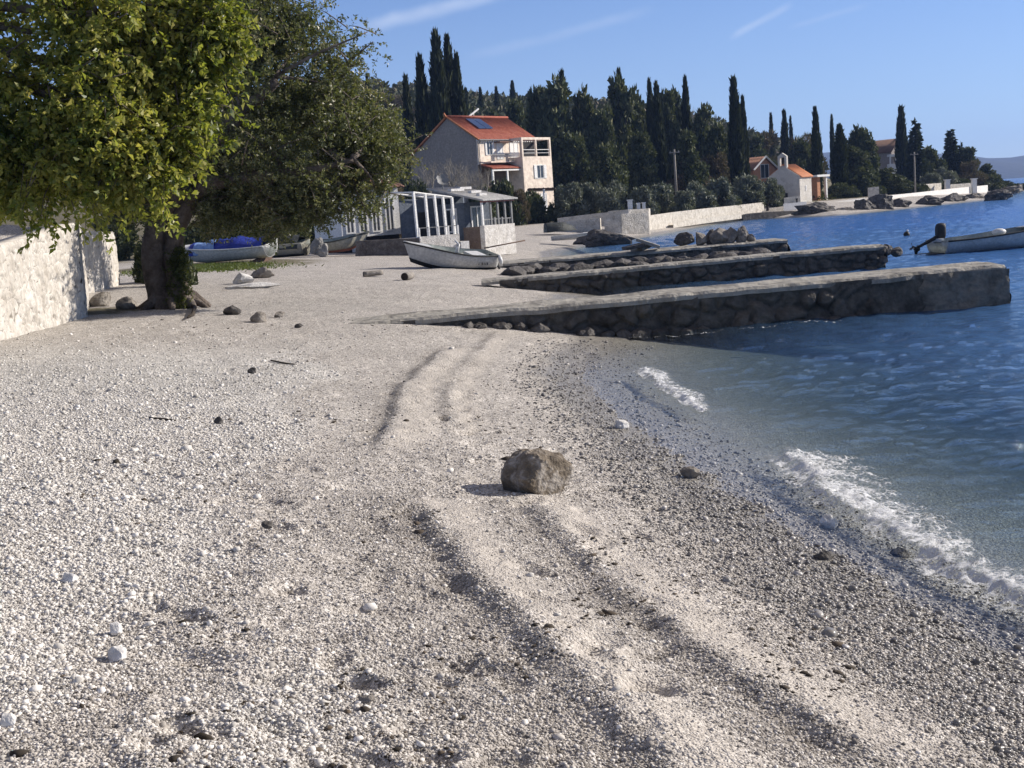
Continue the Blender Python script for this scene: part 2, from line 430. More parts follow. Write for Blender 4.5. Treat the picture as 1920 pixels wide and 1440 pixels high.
# ground sheet: dense in front, reaching far out
r1 = np.arange(2.6, 12, .018); r2 = 12 * np.exp(np.arange(0, math.log(7000 / 12), .0075))
rows = np.concatenate([np.linspace(-14, 2.4, 40), r1, r2])
half = np.where(rows < 3, 3.4, .45 * rows + 2.0) ; xr_ = half.copy(); xr_[rows < 3] = 3.4 + (3 - rows[rows < 3]) * .25
X, Y, F = sheet('ground', rows, -xr_, xr_, 520)
S = shore_dist(X, Y); Z = height(X, Y, S)
gm = np_mesh('ground', np.stack([X, Y, Z], 1), F, True)
attr(gm, 'shore', np.clip(S, -30, 200))
coarse = smooth(.05, .85, (-X - 1.35 - .02 * Y) * .75 + .35 * fbm2(X * .8, Y * .8, 3, 41)) * (1 - smooth(13, 24, Y))
coarse = np.maximum(coarse, .9 * np.exp(-((X + .95) / .35) ** 2 - ((Y - 4.6) / .8) ** 2))
attr(gm, 'coarse', coarse)
sand = np.zeros_like(X); m_ = (Y > 2) & (Y < 60)
for (pl, h), wd in zip(BERMS, (.55, .42, .42, .4)):
    d, sg, e = near_line(pl, X[m_], Y[m_])
    sand[m_] = np.maximum(sand[m_], smooth(0, .1, d * sg) * (1 - smooth(wd * .4, wd, d)) * smooth(0, .1, e))
attr(gm, 'sand', sand)
grit_shade = np.zeros_like(X)  # landward berm flanks: coarser gravel, with their shade painted in as darker colour
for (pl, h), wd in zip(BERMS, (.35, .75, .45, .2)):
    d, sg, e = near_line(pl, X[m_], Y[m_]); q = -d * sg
    grit_shade[m_] = np.maximum(grit_shade[m_], smooth(-.02, .05, q) * (1 - smooth(wd * .1, wd * 1.3, d)) * smooth(0, .1, e) * (.75 + .4 * fbm2(X[m_] * 3, Y[m_] * 3, 2, 88)))
attr(gm, 'grit_shade', np.clip(grit_shade, 0, 1) * (1 - sand))
earth = smooth(14, 30, S) * smooth(45, 60, Y)
earth = np.maximum(earth, smooth(60, 90, Y) * smooth(10, 16, S))
earth = np.maximum(earth, .9 * np.exp(-((X + 11.8) / 5.5) ** 2 - ((Y - 51) / 5.) ** 2))
earth = np.maximum(earth, .75 * np.exp(-((X + 8.6) / 1.6) ** 2 - ((Y - 26.5) / 1.8) ** 2))
attr(gm, 'earth', earth)

m, nt = new_mat('beach gravel')
pos = node(nt, 'ShaderNodeNewGeometry').outputs['Position']
A = lambda n: node(nt, 'ShaderNodeAttribute', attribute_name=n).outputs['Fac']
a_s, a_c, a_sand, a_e, a_g = A('shore'), A('coarse'), A('sand'), A('earth'), A('grit_shade')
def cells(scale, seed):
    off = node(nt, 'ShaderNodeVectorMath', {0: pos, 1: (seed, seed * .7, 0)}, operation='ADD').outputs[0]
    v = node(nt, 'ShaderNodeTexVoronoi', {'Vector': off, 'Scale': scale, 'Randomness': 1.})
    return v.outputs['Distance'], node(nt, 'ShaderNodeSeparateColor', {0: v.outputs['Color']}).outputs
d1, c1 = cells(95., 3.1); d2, c2 = cells(46., 8.7); d3, c3 = cells(38., 1.3)
big = node(nt, 'ShaderNodeTexNoise', {'Vector': pos, 'Scale': 1.1, 'Detail': 6., 'Roughness': .7}).outputs[0]
mid = node(nt, 'ShaderNodeTexNoise', {'Vector': pos, 'Scale': 9., 'Detail': 4.}).outputs[0]
greys = [(0., (.15, .138, .125)), (.2, (.31, .29, .265)), (.5, (.48, .455, .42)), (.8, (.61, .585, .545)), (1., (.78, .755, .715))]
g1 = ramp(nt, c1[0], greys); g2 = ramp(nt, c2[0], greys)
g3 = ramp(nt, c3[1], [(0., (.30, .29, .27)), (.35, (.52, .505, .475)), (1., (.76, .745, .71))])
pick = maprange(nt, c2[2], .35, .5)
col = mixc(nt, pick, g1, g2)
col = mixc(nt, math_(nt, 'MULTIPLY', a_sand, .85), col, mixc(nt, .55, g1, (.60, .56, .50, 1)))
col = mixc(nt, maprange(nt, a_c, .25, .75), col, g3)
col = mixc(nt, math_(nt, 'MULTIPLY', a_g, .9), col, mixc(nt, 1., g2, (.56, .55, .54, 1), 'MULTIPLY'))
col = mixc(nt, 1., col, ramp(nt, big, [(.3, (.80, .775, .75)), (.7, (1.08, 1.05, 1.015))]), 'MULTIPLY')
soil = ramp(nt, mid, [(.3, (.07, .075, .03)), (.5, (.14, .12, .07)), (.75, (.30, .27, .20))])
col = mixc(nt, maprange(nt, math_(nt, 'ADD', a_e, math_(nt, 'MULTIPLY_ADD', big, .8, -.4)), .35, .6), col, soil)
wetn = math_(nt, 'ADD', a_s, math_(nt, 'MULTIPLY_ADD', big, .9, -.45))
wet = maprange(nt, wetn, .25, .9, 1, 0)
col = mixc(nt, wet, col, mixc(nt, 1., mixc(nt, .5, g2, g3), (.56, .54, .50, 1), 'MULTIPLY'))
deep = maprange(nt, a_s, -.5, -6., 0, 1)
col = mixc(nt, deep, col, (.17, .18, .13, 1))
h1 = math_(nt, 'SUBTRACT', 1., d1); h2 = math_(nt, 'SUBTRACT', 1., d2); h3 = math_(nt, 'SUBTRACT', 1., d3)
hh = math_(nt, 'ADD', math_(nt, 'MULTIPLY', h1, .0075), math_(nt, 'MULTIPLY', math_(nt, 'MULTIPLY', h2, pick), .014))
hh = math_(nt, 'ADD', hh, math_(nt, 'MULTIPLY', math_(nt, 'MULTIPLY', h3, math_(nt, 'MAXIMUM', a_c, math_(nt, 'MULTIPLY', wet, .6))), .022))
hh = math_(nt, 'ADD', hh, math_(nt, 'MULTIPLY', mid, .03))
bp = node(nt, 'ShaderNodeBump', {'Height': hh, 'Strength': .9, 'Distance': 1.})
p = node(nt, 'ShaderNodeBsdfPrincipled', {'Base Color': col, 'Roughness': maprange(nt, wet, 0, 1, .9, .35), 'Specular IOR Level': .3, 'Normal': bp.outputs[0]})
finish(nt, p.outputs[0])
GRAVEL = m
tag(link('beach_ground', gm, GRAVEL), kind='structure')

# loose pebbles lying on the gravel: real stones, far too many to count
def pebbles(name, x, y, rr, mat, seed, squash=.62, lift=.25):
    rs = np.random.default_rng(seed); v0, f0 = ico(1); n = len(x)
    if len(v0) > 12: pass
    z = height(x, y)
    sc_ = rr[:, None] * np.stack([rs.uniform(.75, 1.35, n), rs.uniform(.75, 1.2, n), rs.uniform(.5, .8, n) * squash / .62], 1)
    a = rs.uniform(0, 6.28, n); tl = rs.normal(0, .35, n)
    v = v0[None] * (1 + rs.uniform(-.22, .22, (n, len(v0), 1))) * sc_[:, None, :]
    vz = v[:, :, 2] * np.cos(tl)[:, None] + v[:, :, 0] * np.sin(tl)[:, None]; vx = v[:, :, 0] * np.cos(tl)[:, None] - v[:, :, 2] * np.sin(tl)[:, None]
    c_, s_ = np.cos(a)[:, None], np.sin(a)[:, None]
    V = np.stack([vx * c_ - v[:, :, 1] * s_ + x[:, None], vx * s_ + v[:, :, 1] * c_ + y[:, None], vz + (z + sc_[:, 2] * lift)[:, None]], -1)
    Fc = (f0[None] + (np.arange(n) * len(v0))[:, None, None]).reshape(-1, 3)
    return tag(link(name, np_mesh(name, V.reshape(-1, 3), Fc, False), mat), kind='stuff')
def pebble_mat(name, stops, rough=.85):
    m, nt = new_mat(name)
    r = node(nt, 'ShaderNodeNewGeometry').outputs['Random Per Island']
    pos = node(nt, 'ShaderNodeNewGeometry').outputs['Position']
    nz = node(nt, 'ShaderNodeTexNoise', {'Vector': pos, 'Scale': 160., 'Detail': 3.}).outputs[0]
    col = mixc(nt, 1., ramp(nt, r, stops), ramp(nt, nz, [(.3, (.76, .74, .72)), (.7, (1.15, 1.12, 1.085))]), 'MULTIPLY')
    finish(nt, node(nt, 'ShaderNodeBsdfPrincipled', {'Base Color': col, 'Roughness': rough, 'Specular IOR Level': .3}).outputs[0]); return m
PEB = pebble_mat('dry pebble', [(0., (.15, .138, .125)), (.25, (.31, .29, .265)), (.55, (.46, .435, .40)), (.85, (.59, .565, .525)), (1., (.78, .755, .71))])
PEBW = pebble_mat('white pebble', [(0., (.32, .305, .28)), (.3, (.56, .545, .51)), (1., (.82, .805, .765))])
PEBD = pebble_mat('wet pebble', [(0., (.09, .085, .08)), (.5, (.22, .21, .195)), (.9, (.38, .365, .34)), (1., (.6, .58, .55))], .3)
rs = np.random.default_rng(5)
def scatter(n, y0, y1, p, xa, xb):
    y = (y0 ** -p + rs.random(n) * (y1 ** -p - y0 ** -p)) ** (-1 / p)
    x = rs.uniform(0, 1, n) * (xb - xa) * (.42 * y + .5) + xa * (.42 * y + .5)
    s = shore_dist(x, y)
    return x, y, s
def in_sand(x, y):
    r = np.zeros_like(x)
    for (pl, h), wd in zip(BERMS, (.55, .5, .42, .4)):
        d, sg, e = near_line(pl, x, y); r = np.maximum(r, smooth(-.02, .06, d * sg) * (1 - smooth(wd * .5, wd, d)) * smooth(0, .08, e))
    return r
x, y, s = scatter(250000, 2.9, 18, 1.0, -1.05, .98)
k = (s > .25) & (rs.random(len(x)) < (.45 + .55 * (fbm2(x * 1.7, y * 1.7, 3, 77) > -.1)) * (1 - .93 * in_sand(x, y)) * (1 - smooth(9, 18, y)))
x, y, s = x[k], y[k], s[k]
pebbles('loose_pebbles', x, y, rs.lognormal(math.log(.0050), .36, len(x)) * (y / 5) ** .35, PEB, 1)
x, y, s = scatter(230000, 3.0, 30, .6, -1.1, .2)
cf = smooth(.05, .85, (-x - 1.35 - .02 * y) * .75 + .35 * fbm2(x * .8, y * .8, 3, 41))
cf = np.maximum(cf, .55 * np.exp(-((x + .95) / .35) ** 2 - ((y - 4.6) / .8) ** 2)) + .015
k = (rs.random(len(x)) < cf * (1 - smooth(9, 26, y))) & (s > 1) & (x > -7.9)
x, y = x[k], y[k]
pebbles('white_pebbles', x, y, rs.lognormal(math.log(.0058), .48, len(x)) * (y / 6) ** .3, PEBW, 2)
x, y, s = scatter(120000, 3.5, 22, .6, -.1, 1.1)
k = (s > -.9) & (s < 1.0) & (rs.random(len(x)) < 1 - np.abs(s - .35) / 1.4)
x, y = x[k], y[k]
pebbles('wet_pebbles', x, y, rs.lognormal(math.log(.0078), .42, len(x)) * (y / 6) ** .3, PEBD, 3)
# dry seaweed crumbs and twigs along the old tide lines
x, y, s = scatter(17000, 3.0, 30, .6, -1.0, .9)
k = (s > .9) & (fbm2(x * 1.3 + 2, y * .9, 4, 91) > .33)
x, y = x[k], y[k]
WEED = pebble_mat('dry seaweed', [(0., (.03, .025, .018)), (.7, (.075, .06, .045)), (1., (.14, .11, .08))], .95)
pebbles('seaweed_debris', x, y, rs.lognormal(math.log(.0072), .55, len(x)) * (y / 6) ** .25, WEED, 4, squash=.3)

# ------------------------------------------------------------------ sea
def wave_h(x, y, s):
    rw = np.random.default_rng(8); h = np.zeros_like(x)
    for k in range(34):
        lam = .16 * 14 ** rw.random(); an = rw.normal(2.6, .65); ph = rw.uniform(0, 6.28)
        q = 2 * math.pi / lam * (x * math.cos(an) + y * math.sin(an)) + ph + 1.3 * noise2(x * .35 + k, y * .35, 60 + k)
        h += .0046 * lam ** .95 * np.sin(q) * (1 if lam > .4 else (1 - smooth(14, 30, y)))
    h += .018 * fbm2(x * 1.6, y * 1.1, 3, 51)
    return h * smooth(.1, 2.2, -s) * (1 - .5 * smooth(40, 120, y))
BREAK = line_px([(1462, 838), (1490, 882), (1540, 928), (1600, 965), (1680, 1012), (1770, 1062), (1850, 1100), (1960, 1150), (2060, 1200), (2300, 1330)], .03)
BREAK2 = line_px([(1180, 690), (1215, 710), (1250, 732), (1290, 755), (1330, 775)], .03)
def sea_z(x, y, s, land=True):
    z = wave_h(x, y, s) + .012 * smooth(0, -1.2, s)
    m = (y > 2) & (y < 26); xs, ys = x[m], y[m]; dz = np.zeros(xs.shape)
    for pl, a in ((BREAK, .05), (BREAK2, .03)):
        d, sg, e = near_line(pl, xs, ys); t = d * sg + .05 * fbm2(xs * 2.5, ys * 2.5, 2, 13)
        f = smooth(0, .15, e) * (1 - smooth(.85, 1, e)) if pl is BREAK2 else smooth(0, .08, e)
        dz += a * f * (np.exp(-(np.minimum(t - .05, 0) / .07) ** 2 - (np.maximum(t - .05, 0) / .34) ** 2))
    z[m] += dz
    if land: z = z - .12 * np.clip(s - .05, 0, 40)
    return z
r1 = np.arange(3.0, 14, .022); r2 = 14 * np.exp(np.arange(0, math.log(7000 / 14), .0072))
rows = np.concatenate([np.linspace(-14, 2.8, 30), r1, r2])
xl = np.where(rows < 26, -.2, -.2 - .05 * (rows - 26)); xr_ = np.where(rows < 3, 13, .55 * rows + 11.4)
X, Y, F = sheet('sea', rows, xl, xr_, 420)
S = shore_dist(X, Y); Z = sea_z(X, Y, S)
sm = np_mesh('sea', np.stack([X, Y, Z], 1), F, True)
wn = smooth(58, 80, Y); dep = -(np.interp(S, NEAR_S, NEAR_Z) * (1 - wn) + np.interp(S, NEAR_S, FAR_Z) * wn)
attr(sm, 'depth', np.clip(dep, 0, 8))
m, nt = new_mat('sea water')
pos = node(nt, 'ShaderNodeNewGeometry').outputs['Position']
dp = node(nt, 'ShaderNodeAttribute', attribute_name='depth').outputs['Fac']
mp = node(nt, 'ShaderNodeMapping', {0: pos, 'Rotation': (0, 0, rad(20)), 'Scale': (.75, 1.25, 1)}).outputs[0]
n1 = node(nt, 'ShaderNodeTexNoise', {'Vector': mp, 'Scale': 4.2, 'Detail': 6., 'Roughness': .62, 'Distortion': .5}).outputs[0]
n2 = node(nt, 'ShaderNodeTexNoise', {'Vector': mp, 'Scale': .8, 'Detail': 4., 'Roughness': .65}).outputs[0]
n3 = node(nt, 'ShaderNodeTexNoise', {'Vector': pos, 'Scale': 11., 'Detail': 3.}).outputs[0]
hh = math_(nt, 'ADD', math_(nt, 'MULTIPLY', n1, .12), math_(nt, 'MULTIPLY', n2, .15))
hh = math_(nt, 'ADD', hh, math_(nt, 'MULTIPLY', n3, .016))
hh = math_(nt, 'MULTIPLY', hh, maprange(nt, dp, 0., .45, .05, 1.))
bp = node(nt, 'ShaderNodeBump', {'Height': hh, 'Strength': 1., 'Distance': 1.})
body = node(nt, 'ShaderNodeBsdfDiffuse', {0: ramp(nt, maprange(nt, dp, 0., 4., 0, 1, False), [(0., (.15, .175, .19)), (.11, (.055, .125, .25)), (.6, (.038, .115, .30)), (1., (.034, .12, .38))])})
clear = node(nt, 'ShaderNodeBsdfTransparent', {0: ramp(nt, maprange(nt, dp, 0., 1.6, 0, 1, False), [(0., (1, 1, 1)), (.3, (.66, .78, .82)), (1., (.28, .50, .62))])})
under = node(nt, 'ShaderNodeMixShader', {0: maprange(nt, dp, .06, 1.5, .0, .95), 1: clear.outputs[0], 2: body.outputs[0]})
gl = node(nt, 'ShaderNodeBsdfGlossy', {0: (.95, .97, 1, 1), 1: .06, 'Normal': bp.outputs[0]})
geo = node(nt, 'ShaderNodeNewGeometry')
cosv = math_(nt, 'ABSOLUTE', node(nt, 'ShaderNodeVectorMath', {0: bp.outputs[0], 1: geo.outputs['Incoming']}, operation='DOT_PRODUCT').outputs['Value'])
refl = math_(nt, 'MULTIPLY_ADD', math_(nt, 'POWER', math_(nt, 'SUBTRACT', 1., cosv, clamp=True), 5.), maprange(nt, dp, .05, .8, .28, .95), .02)
mx = node(nt, 'ShaderNodeMixShader', {0: refl, 1: under.outputs[0], 2: gl.outputs[0]})
finish(nt, mx.outputs[0])
SEA = m
tag(link('sea', sm, SEA), kind='structure')

# foam
m, nt = new_mat('sea foam')
pos = node(nt, 'ShaderNodeNewGeometry').outputs['Position']
den = node(nt, 'ShaderNodeAttribute', attribute_name='foaminess').outputs['Fac']
f1 = node(nt, 'ShaderNodeTexNoise', {'Vector': pos, 'Scale': 9., 'Detail': 8., 'Roughness': .72, 'Distortion': .6}).outputs[0]
vz = node(nt, 'ShaderNodeTexVoronoi', {'Vector': pos, 'Scale': 22.}, feature='DISTANCE_TO_EDGE').outputs[0]
th = math_(nt, 'ADD', math_(nt, 'ADD', f1, math_(nt, 'MULTIPLY', maprange(nt, vz, 0, .25, 1, 0), .12)), math_(nt, 'MULTIPLY_ADD', den, .75, -.5))
al = maprange(nt, th, .56, .78)
bpf = node(nt, 'ShaderNodeBump', {'Height': f1, 'Strength': 1., 'Distance': .06})
fd = node(nt, 'ShaderNodeBsdfPrincipled', {'Base Color': (.80, .81, .81, 1), 'Roughness': .6, 'Normal': bpf.outputs[0]})
ft = node(nt, 'ShaderNodeBsdfTransparent')
finish(nt, node(nt, 'ShaderNodeMixShader', {0: al, 1: ft.outputs[0], 2: fd.outputs[0]}).outputs[0])
FOAM = m
def foam(name, pl, width_in, width_out, dens, lump, lift=.012, n=None, ends=True):
    seg = np.hypot(*np.diff(pl, axis=0).T); L = np.concatenate([[0], np.cumsum(seg)])
    nu = int(L[-1] / .025); nv = 44
    u = np.linspace(0, L[-1], nu); px = np.interp(u, L, pl[:, 0]); py = np.interp(u, L, pl[:, 1])
    tx, ty = np.gradient(px), np.gradient(py); ln = np.hypot(tx, ty); nx, ny = ty / ln, -tx / ln
    e = u / L[-1]
    v = np.linspace(0, 1, nv)
    wi = width_in * (.75 + .5 * fbm2(u * 1.1, u * 0, 3, 71)); wo = width_out * (np.interp(e, [0, .25, .6, 1], [.45, .9, 1.1, 1.25])) * (.9 + .25 * fbm2(u * .9, u * 0 + 3, 3, 72))
    t = -wi[:, None] + (wi + wo)[:, None] * v[None, :]
    XX = px[:, None] + nx[:, None] * t; YY = py[:, None] + ny[:, None] * t
    s = shore_dist(XX.ravel(), YY.ravel()); zz = sea_z(XX.ravel(), YY.ravel(), s, True).reshape(XX.shape)
    env = np.exp(-(np.minimum(t, 0) / max(width_in, .01)) ** 2 * .6 - (np.maximum(t, 0) / width_out) ** 2 * 1.2)
    zz = zz + lift + lump * env * np.abs(fbm2(XX * 6, YY * 6, 4, 73)) + lump * .6 * env * np.maximum(fbm2(XX * 17, YY * 17, 2, 74), 0)
    gz = height(XX.ravel(), YY.ravel(), fine=False).reshape(XX.shape); zz = np.maximum(zz, gz + .012)
    D = dens * np.interp(v, [0, .04, .22, .55, 1], [0, .8, 1, .72, 0])[None, :] * np.ones_like(XX)
    if ends: D = D * (smooth(0, .06, e) * (1 - smooth(.9, 1, e)))[:, None]
    i = np.arange(nu - 1)[:, None] * nv + np.arange(nv - 1)[None, :]
    Fq = np.stack([i, i + 1, i + nv + 1, i + nv], -1).reshape(-1, 4)
    me = np_mesh(name, np.stack([XX, YY, zz], -1).reshape(-1, 3), Fq, True); attr(me, 'foaminess', D.ravel())
    return tag(link(name, me, FOAM), kind='stuff')
foam('breaking_foam', BREAK, .20, 1.05, .90, .03)
foam('breaking_foam', BREAK2, .08, .6, .95, .02)
foam('swash_foam', line_px([(1112, 655), (1150, 648), (1200, 645), (1270, 642), (1350, 633)], .02), .35, .35, .50, .01)
foam('swash_foam', line_px([(1150, 636), (1290, 628), (1380, 618), (1500, 606), (1620, 598)], .03), .06, .10, .75, .03)
foam('swash_foam', line_px([(1010, 476), (1060, 469), (1120, 460)], .02), .3, .6, .55, .02)
# ================================================================== WALLS AND PIERS
LIME = [(.42, .385, .33), (.60, .56, .50), (.68, .645, .59), (.50, .46, .40)]
M_lime = masonry('white limestone masonry', LIME, (.45, .43, .39), (3.2, 3.2, 3.2))
M_limefar = noisy('pale limestone masonry', (.34, .31, .26), (.56, .52, .45), 2.4, .9, 1., 8., c3=(.66, .62, .55))
M_greystone = noisy('grey rubble masonry', (.06, .05, .045), (.13, .115, .105), 3.2, .9, 1., 8., c3=(.20, .18, .165))
M_pierstone = noisy('dark pier stone', (.038, .034, .030), (.105, .094, .08), 2.2, .8, .8, 8., .25, c3=(.15, .135, .112))
M_deck = noisy('worn concrete', (.14, .13, .11), (.33, .31, .27), 1.3, .9, .6, 9., c3=(.42, .40, .35))
M_concrete = noisy('white render', (.60, .585, .55), (.74, .725, .69), 2., .9, .2)
M_rock = noisy('shore rock', (.11, .095, .08), (.24, .215, .185), 2.5, .85, .8, 8., c3=(.34, .31, .27))
M_darkrock = noisy('wet dark rock', (.035, .031, .028), (.085, .077, .07), 2.5, .7, .8, 8., c3=(.15, .138, .125))
M_whiterock = noisy('white limestone', (.52, .50, .47), (.74, .725, .70), 4., .9, .5)
def grid_faces(nu, nv):
    i = np.arange(nu - 1)[:, None] * nv + np.arange(nv - 1)[None, :]
    return np.stack([i, i + nv, i + nv + 1, i + 1], -1).reshape(-1, 4)
def face_patch(P, N, nu, nv, disp):
    """P (nu,nv,3) grid pushed along N by disp"""
    return (P + disp[..., None] * np.asarray(N)).reshape(-1, 3), grid_faces(nu, nv)

# near retaining wall of pale, roughly dressed stone
def stone_wall(name, a, b, ztop_a, ztop_b, thick, cell, depth, mat, label, step=.025, seed=1, stretch=.62):
    a, b = np.asarray(a, float), np.asarray(b, float); L = np.hypot(*(b - a)); t = (b - a) / L; n = np.array([t[1], -t[0]])
    nu = int(L / step) + 1; u = np.linspace(0, L, nu); zt = ztop_a + (ztop_b - ztop_a) * u / L
    zb = np.array([ground_z(*(a + t * q)) for q in np.linspace(0, L, 12)]).min() - .25
    nv = int((max(ztop_a, ztop_b) - zb) / step) + 1; v = np.linspace(0, 1, nv)
    UU = np.repeat(u[:, None], nv, 1); ZZ = zb + (zt[:, None] - zb) * v[None, :]
    wu = UU + .10 * fbm2(UU * 3, ZZ * 3, 2, seed); wz = ZZ + .10 * fbm2(UU * 3 + 9, ZZ * 3, 2, seed + 1)
    f1, f2, cid = voro2(wu / (cell * stretch), wz / cell, seed)
    g = np.clip((f2 - f1) / .22, 0, 1); d = depth * (g ** .5) * (.55 + .6 * cid) + .012 * fbm2(UU * 14, ZZ * 14, 3, seed + 3)
    d = np.where(v[None, :] > .985, d * .4, d); stone = g * (.7 + .6 * cid)
    P = np.stack([a[0] + t[0] * UU, a[1] + t[1] * UU, ZZ], -1)
    mb = MB(); V, Fq = face_patch(P, (n[0], n[1], 0), nu, nv, d); mb.add(V, Fq)
    o = a - n * 0.005; q = np.array([-n[0], -n[1], 0]) * thick
    mb.prism([(*(a + t * 0), zb), (*(b), zb), (*b, ztop_b), (*a, ztop_a)], q)
    ob = solo(name, mb, mat, label, 'wall', loc=(*((a + b) / 2), zb + .25), smooth_=True)
    attr(ob.data, 'stone', np.concatenate([stone.ravel(), np.ones(len(ob.data.vertices) - stone.size)])); return ob
M_wallstone = noisy('pale dressed limestone', (.40, .36, .31), (.55, .515, .46), 3.5, .9, .45, 8., c3=(.64, .61, .56), stretch=(1, 1, .6))
nt = M_wallstone.node_tree; pb = [q for q in nt.nodes if q.type == 'BSDF_PRINCIPLED'][0]; src = pb.inputs[0].links[0].from_socket
st_ = node(nt, 'ShaderNodeAttribute', attribute_name='stone').outputs['Fac']
M_wallstone_plain = M_wallstone.copy()
nt.links.new(mixc(nt, maprange(nt, st_, .05, .55), (.20, .18, .15, 1), mixc(nt, maprange(nt, st_, .5, 1.3, .0, .35), src, (.30, .27, .22, 1))), pb.inputs[0])
stone_wall('stone_wall', WALL_A, WALL_B, 2.0, 2.68, .4, .24, .05, M_wallstone, 'pale cream stone retaining wall at the left edge, sunlit on its face')
stone_wall('stone_wall', (-8.12, 24.66), (-10.9, 33.5), 2.68, 2.75, .4, .26, .05, M_wallstone, 'shaded stone retaining wall running on behind the carob trunk', .04, 5)

M_endblock = noisy('cast end block', (.10, .092, .078), (.19, .175, .15), 2.5, .85, .6, 8., .2, c3=(.24, .225, .19))
stone_wall('stone_wall', (-10.92, 33.6), (-11.5, 38.4), 2.6, 2.55, .4, .26, .05, M_wallstone, 'farthest piece of the stone retaining wall, left of the carob trunk', .05, 9)
def pier(name, label, xl, xr, yl, yr, zl, zr, width, cap, cell, seed, rough_end, group):
    """stone pier running from the beach (xl) out to sea (xr)"""
    root = thing(name, label, 'pier', ((xl + xr) / 2, (yl + yr) / 2 + width / 2, 0), group)
    L = xr - xl; step = .035; nu = int(L / step); x = np.linspace(xl, xr, nu); e = (x - xl) / L
    yf = yl + (yr - yl) * e; zt = zl + (zr - zl) * e - cap
    nv = 34; v = np.linspace(0, 1, nv)
    def side(yy, sgn, sd):
        zb = -.45
        XX = np.repeat(x[:, None], nv, 1); ZZ = zb + (zt[:, None] - zb) * v[None, :]
        f1, f2, cid = voro2((XX + .12 * fbm2(XX * 2, ZZ * 2, 2, sd)) / (cell * 1.25), (ZZ + .1 * fbm2(XX * 2 + 5, ZZ * 2, 2, sd)) / cell, sd)
        dome = np.clip((f2 - f1) / .35, 0, 1) ** .6
        flat = smooth(1 - rough_end, 1 - rough_end + .05, e)[:, None]
        d = (.16 * dome * (.35 + cid) - .10) * (1 - flat) + .02 * fbm2(XX * 5, ZZ * 5, 3, sd + 2)
        d = d * (1 - smooth(.78, .97, v))[None, :] + .22 * (1 - v[None, :]) ** 1.6 * (1 - flat * .7)
        return face_patch(np.stack([XX, np.repeat(yy[:, None], nv, 1), ZZ], -1), (0, sgn, 0), nu, nv, d)
    mb = MB(); mb.add(*side(yf, -1, seed)); mb.add(*side(yf + width, 1, seed + 9))
    ny = 40; yy = np.linspace(0, 1, ny); zz = np.linspace(-.45, zr - cap, nv)
    YY = np.repeat((yr + width * yy)[:, None], nv, 1); ZZ = np.repeat(zz[None, :], ny, 0)
    f1, f2, cid = voro2(YY / cell, ZZ / cell, seed + 4)
    d = .05 * np.clip((f2 - f1) / .4, 0, 1) + .06 * fbm2(YY * 3, ZZ * 3, 3, seed + 6) + .12 * (1 - (ZZ + .45) / (zr + .45))
    mb.add(*face_patch(np.stack([np.full_like(YY, xr), YY, ZZ], -1), (1, 0, 0), ny, nv, d))
    part('stone_base', mb, M_pierstone, root, True)
    if rough_end > 0:
        xe = xr - rough_end * L * .75; nb = 70; xx = np.repeat(np.linspace(xe, xr + .03, nb)[:, None], nv, 1); zz_ = np.repeat(np.linspace(-.45, zr - cap - .02, nv)[None, :], nb, 0)
        d = -.16 + .30 * smooth(0, .7, xx - xe + .35 * fbm2(xx * 1.5, zz_ * 2.5, 3, 61)) + .035 * fbm2(xx * 3, zz_ * 4, 4, 62) + .02 * fbm2(xx * 9, zz_ * 9, 3, 63) + .08 * (1 - (zz_ + .45) / 1.2)
        mb = MB(); mb.add(*face_patch(np.stack([xx, np.full_like(xx, yr - .02), zz_], -1), (0, -1, 0), nb, nv, d)); part('end_block', mb, M_endblock, root, True)
    # cast slab on top, with a worn irregular edge
    nx, nw = int(L / .08), 26
    xs = np.linspace(xl - .5, xr + .02, nx); vs = np.linspace(0, 1, nw); XX = np.repeat(xs[:, None], nw, 1); E = np.clip((XX - xl) / L, -.05, 1)
    edge = .05 * fbm2(XX * 1.7, XX * 0, 3, seed + 20)
    YY = yl + (yr - yl) * E - .04 + edge * (1 - vs)[None, :] + (width + .08) * vs[None, :]
    ZZ = zl + (zr - zl) * E + .015 * fbm2(XX * 1.5, YY * 1.5, 4, seed + 21) - .05 * (np.minimum(vs, 1 - vs)[None, :] < .02)
    mb = MB(); T = np.stack([XX, YY, ZZ], -1).reshape(-1, 3); Fq = grid_faces(nx, nw); mb.add(T, Fq)
    Bm = T.copy(); Bm[:, 2] -= cap + .03; mb.add(Bm, [q[::-1] for q in Fq.tolist()])
    idx = np.arange(nx * nw).reshape(nx, nw); loop = list(idx[:, 0]) + list(idx[-1, 1:]) + list(idx[::-1, -1][1:]) + list(idx[0, ::-1][1:-1])
    n0 = mb.n - 2 * nx * nw
    for a, b in zip(loop, loop[1:] + loop[:1]): mb.f.append((a + n0, b + n0, b + n0 + nx * nw, a + n0 + nx * nw))
    part('deck_slab', mb, M_deck, root, False)
    return root
p1_ = pier('stone_pier', 'nearest grey stone pier, the longest, with a flat square seaward end', -3.0, 9.05, 22.45, 23.2, .565, .745, 1.4, .045, .30, 31, .22, 'stone piers on the beach')
p2_ = pier('stone_pier', 'middle stone pier with a broken rocky tip, between two others', -.15, 10.75, 35.4, 36.3, .50, .66, 1.1, .045, .30, 47, .0, 'stone piers on the beach')
p3_ = pier('stone_pier', 'farthest low stone pier with boulders lying on top', .3, 11.1, 49.0, 50.2, .42, .52, 2.2, .05, .36, 59, .0, 'stone piers on the beach')
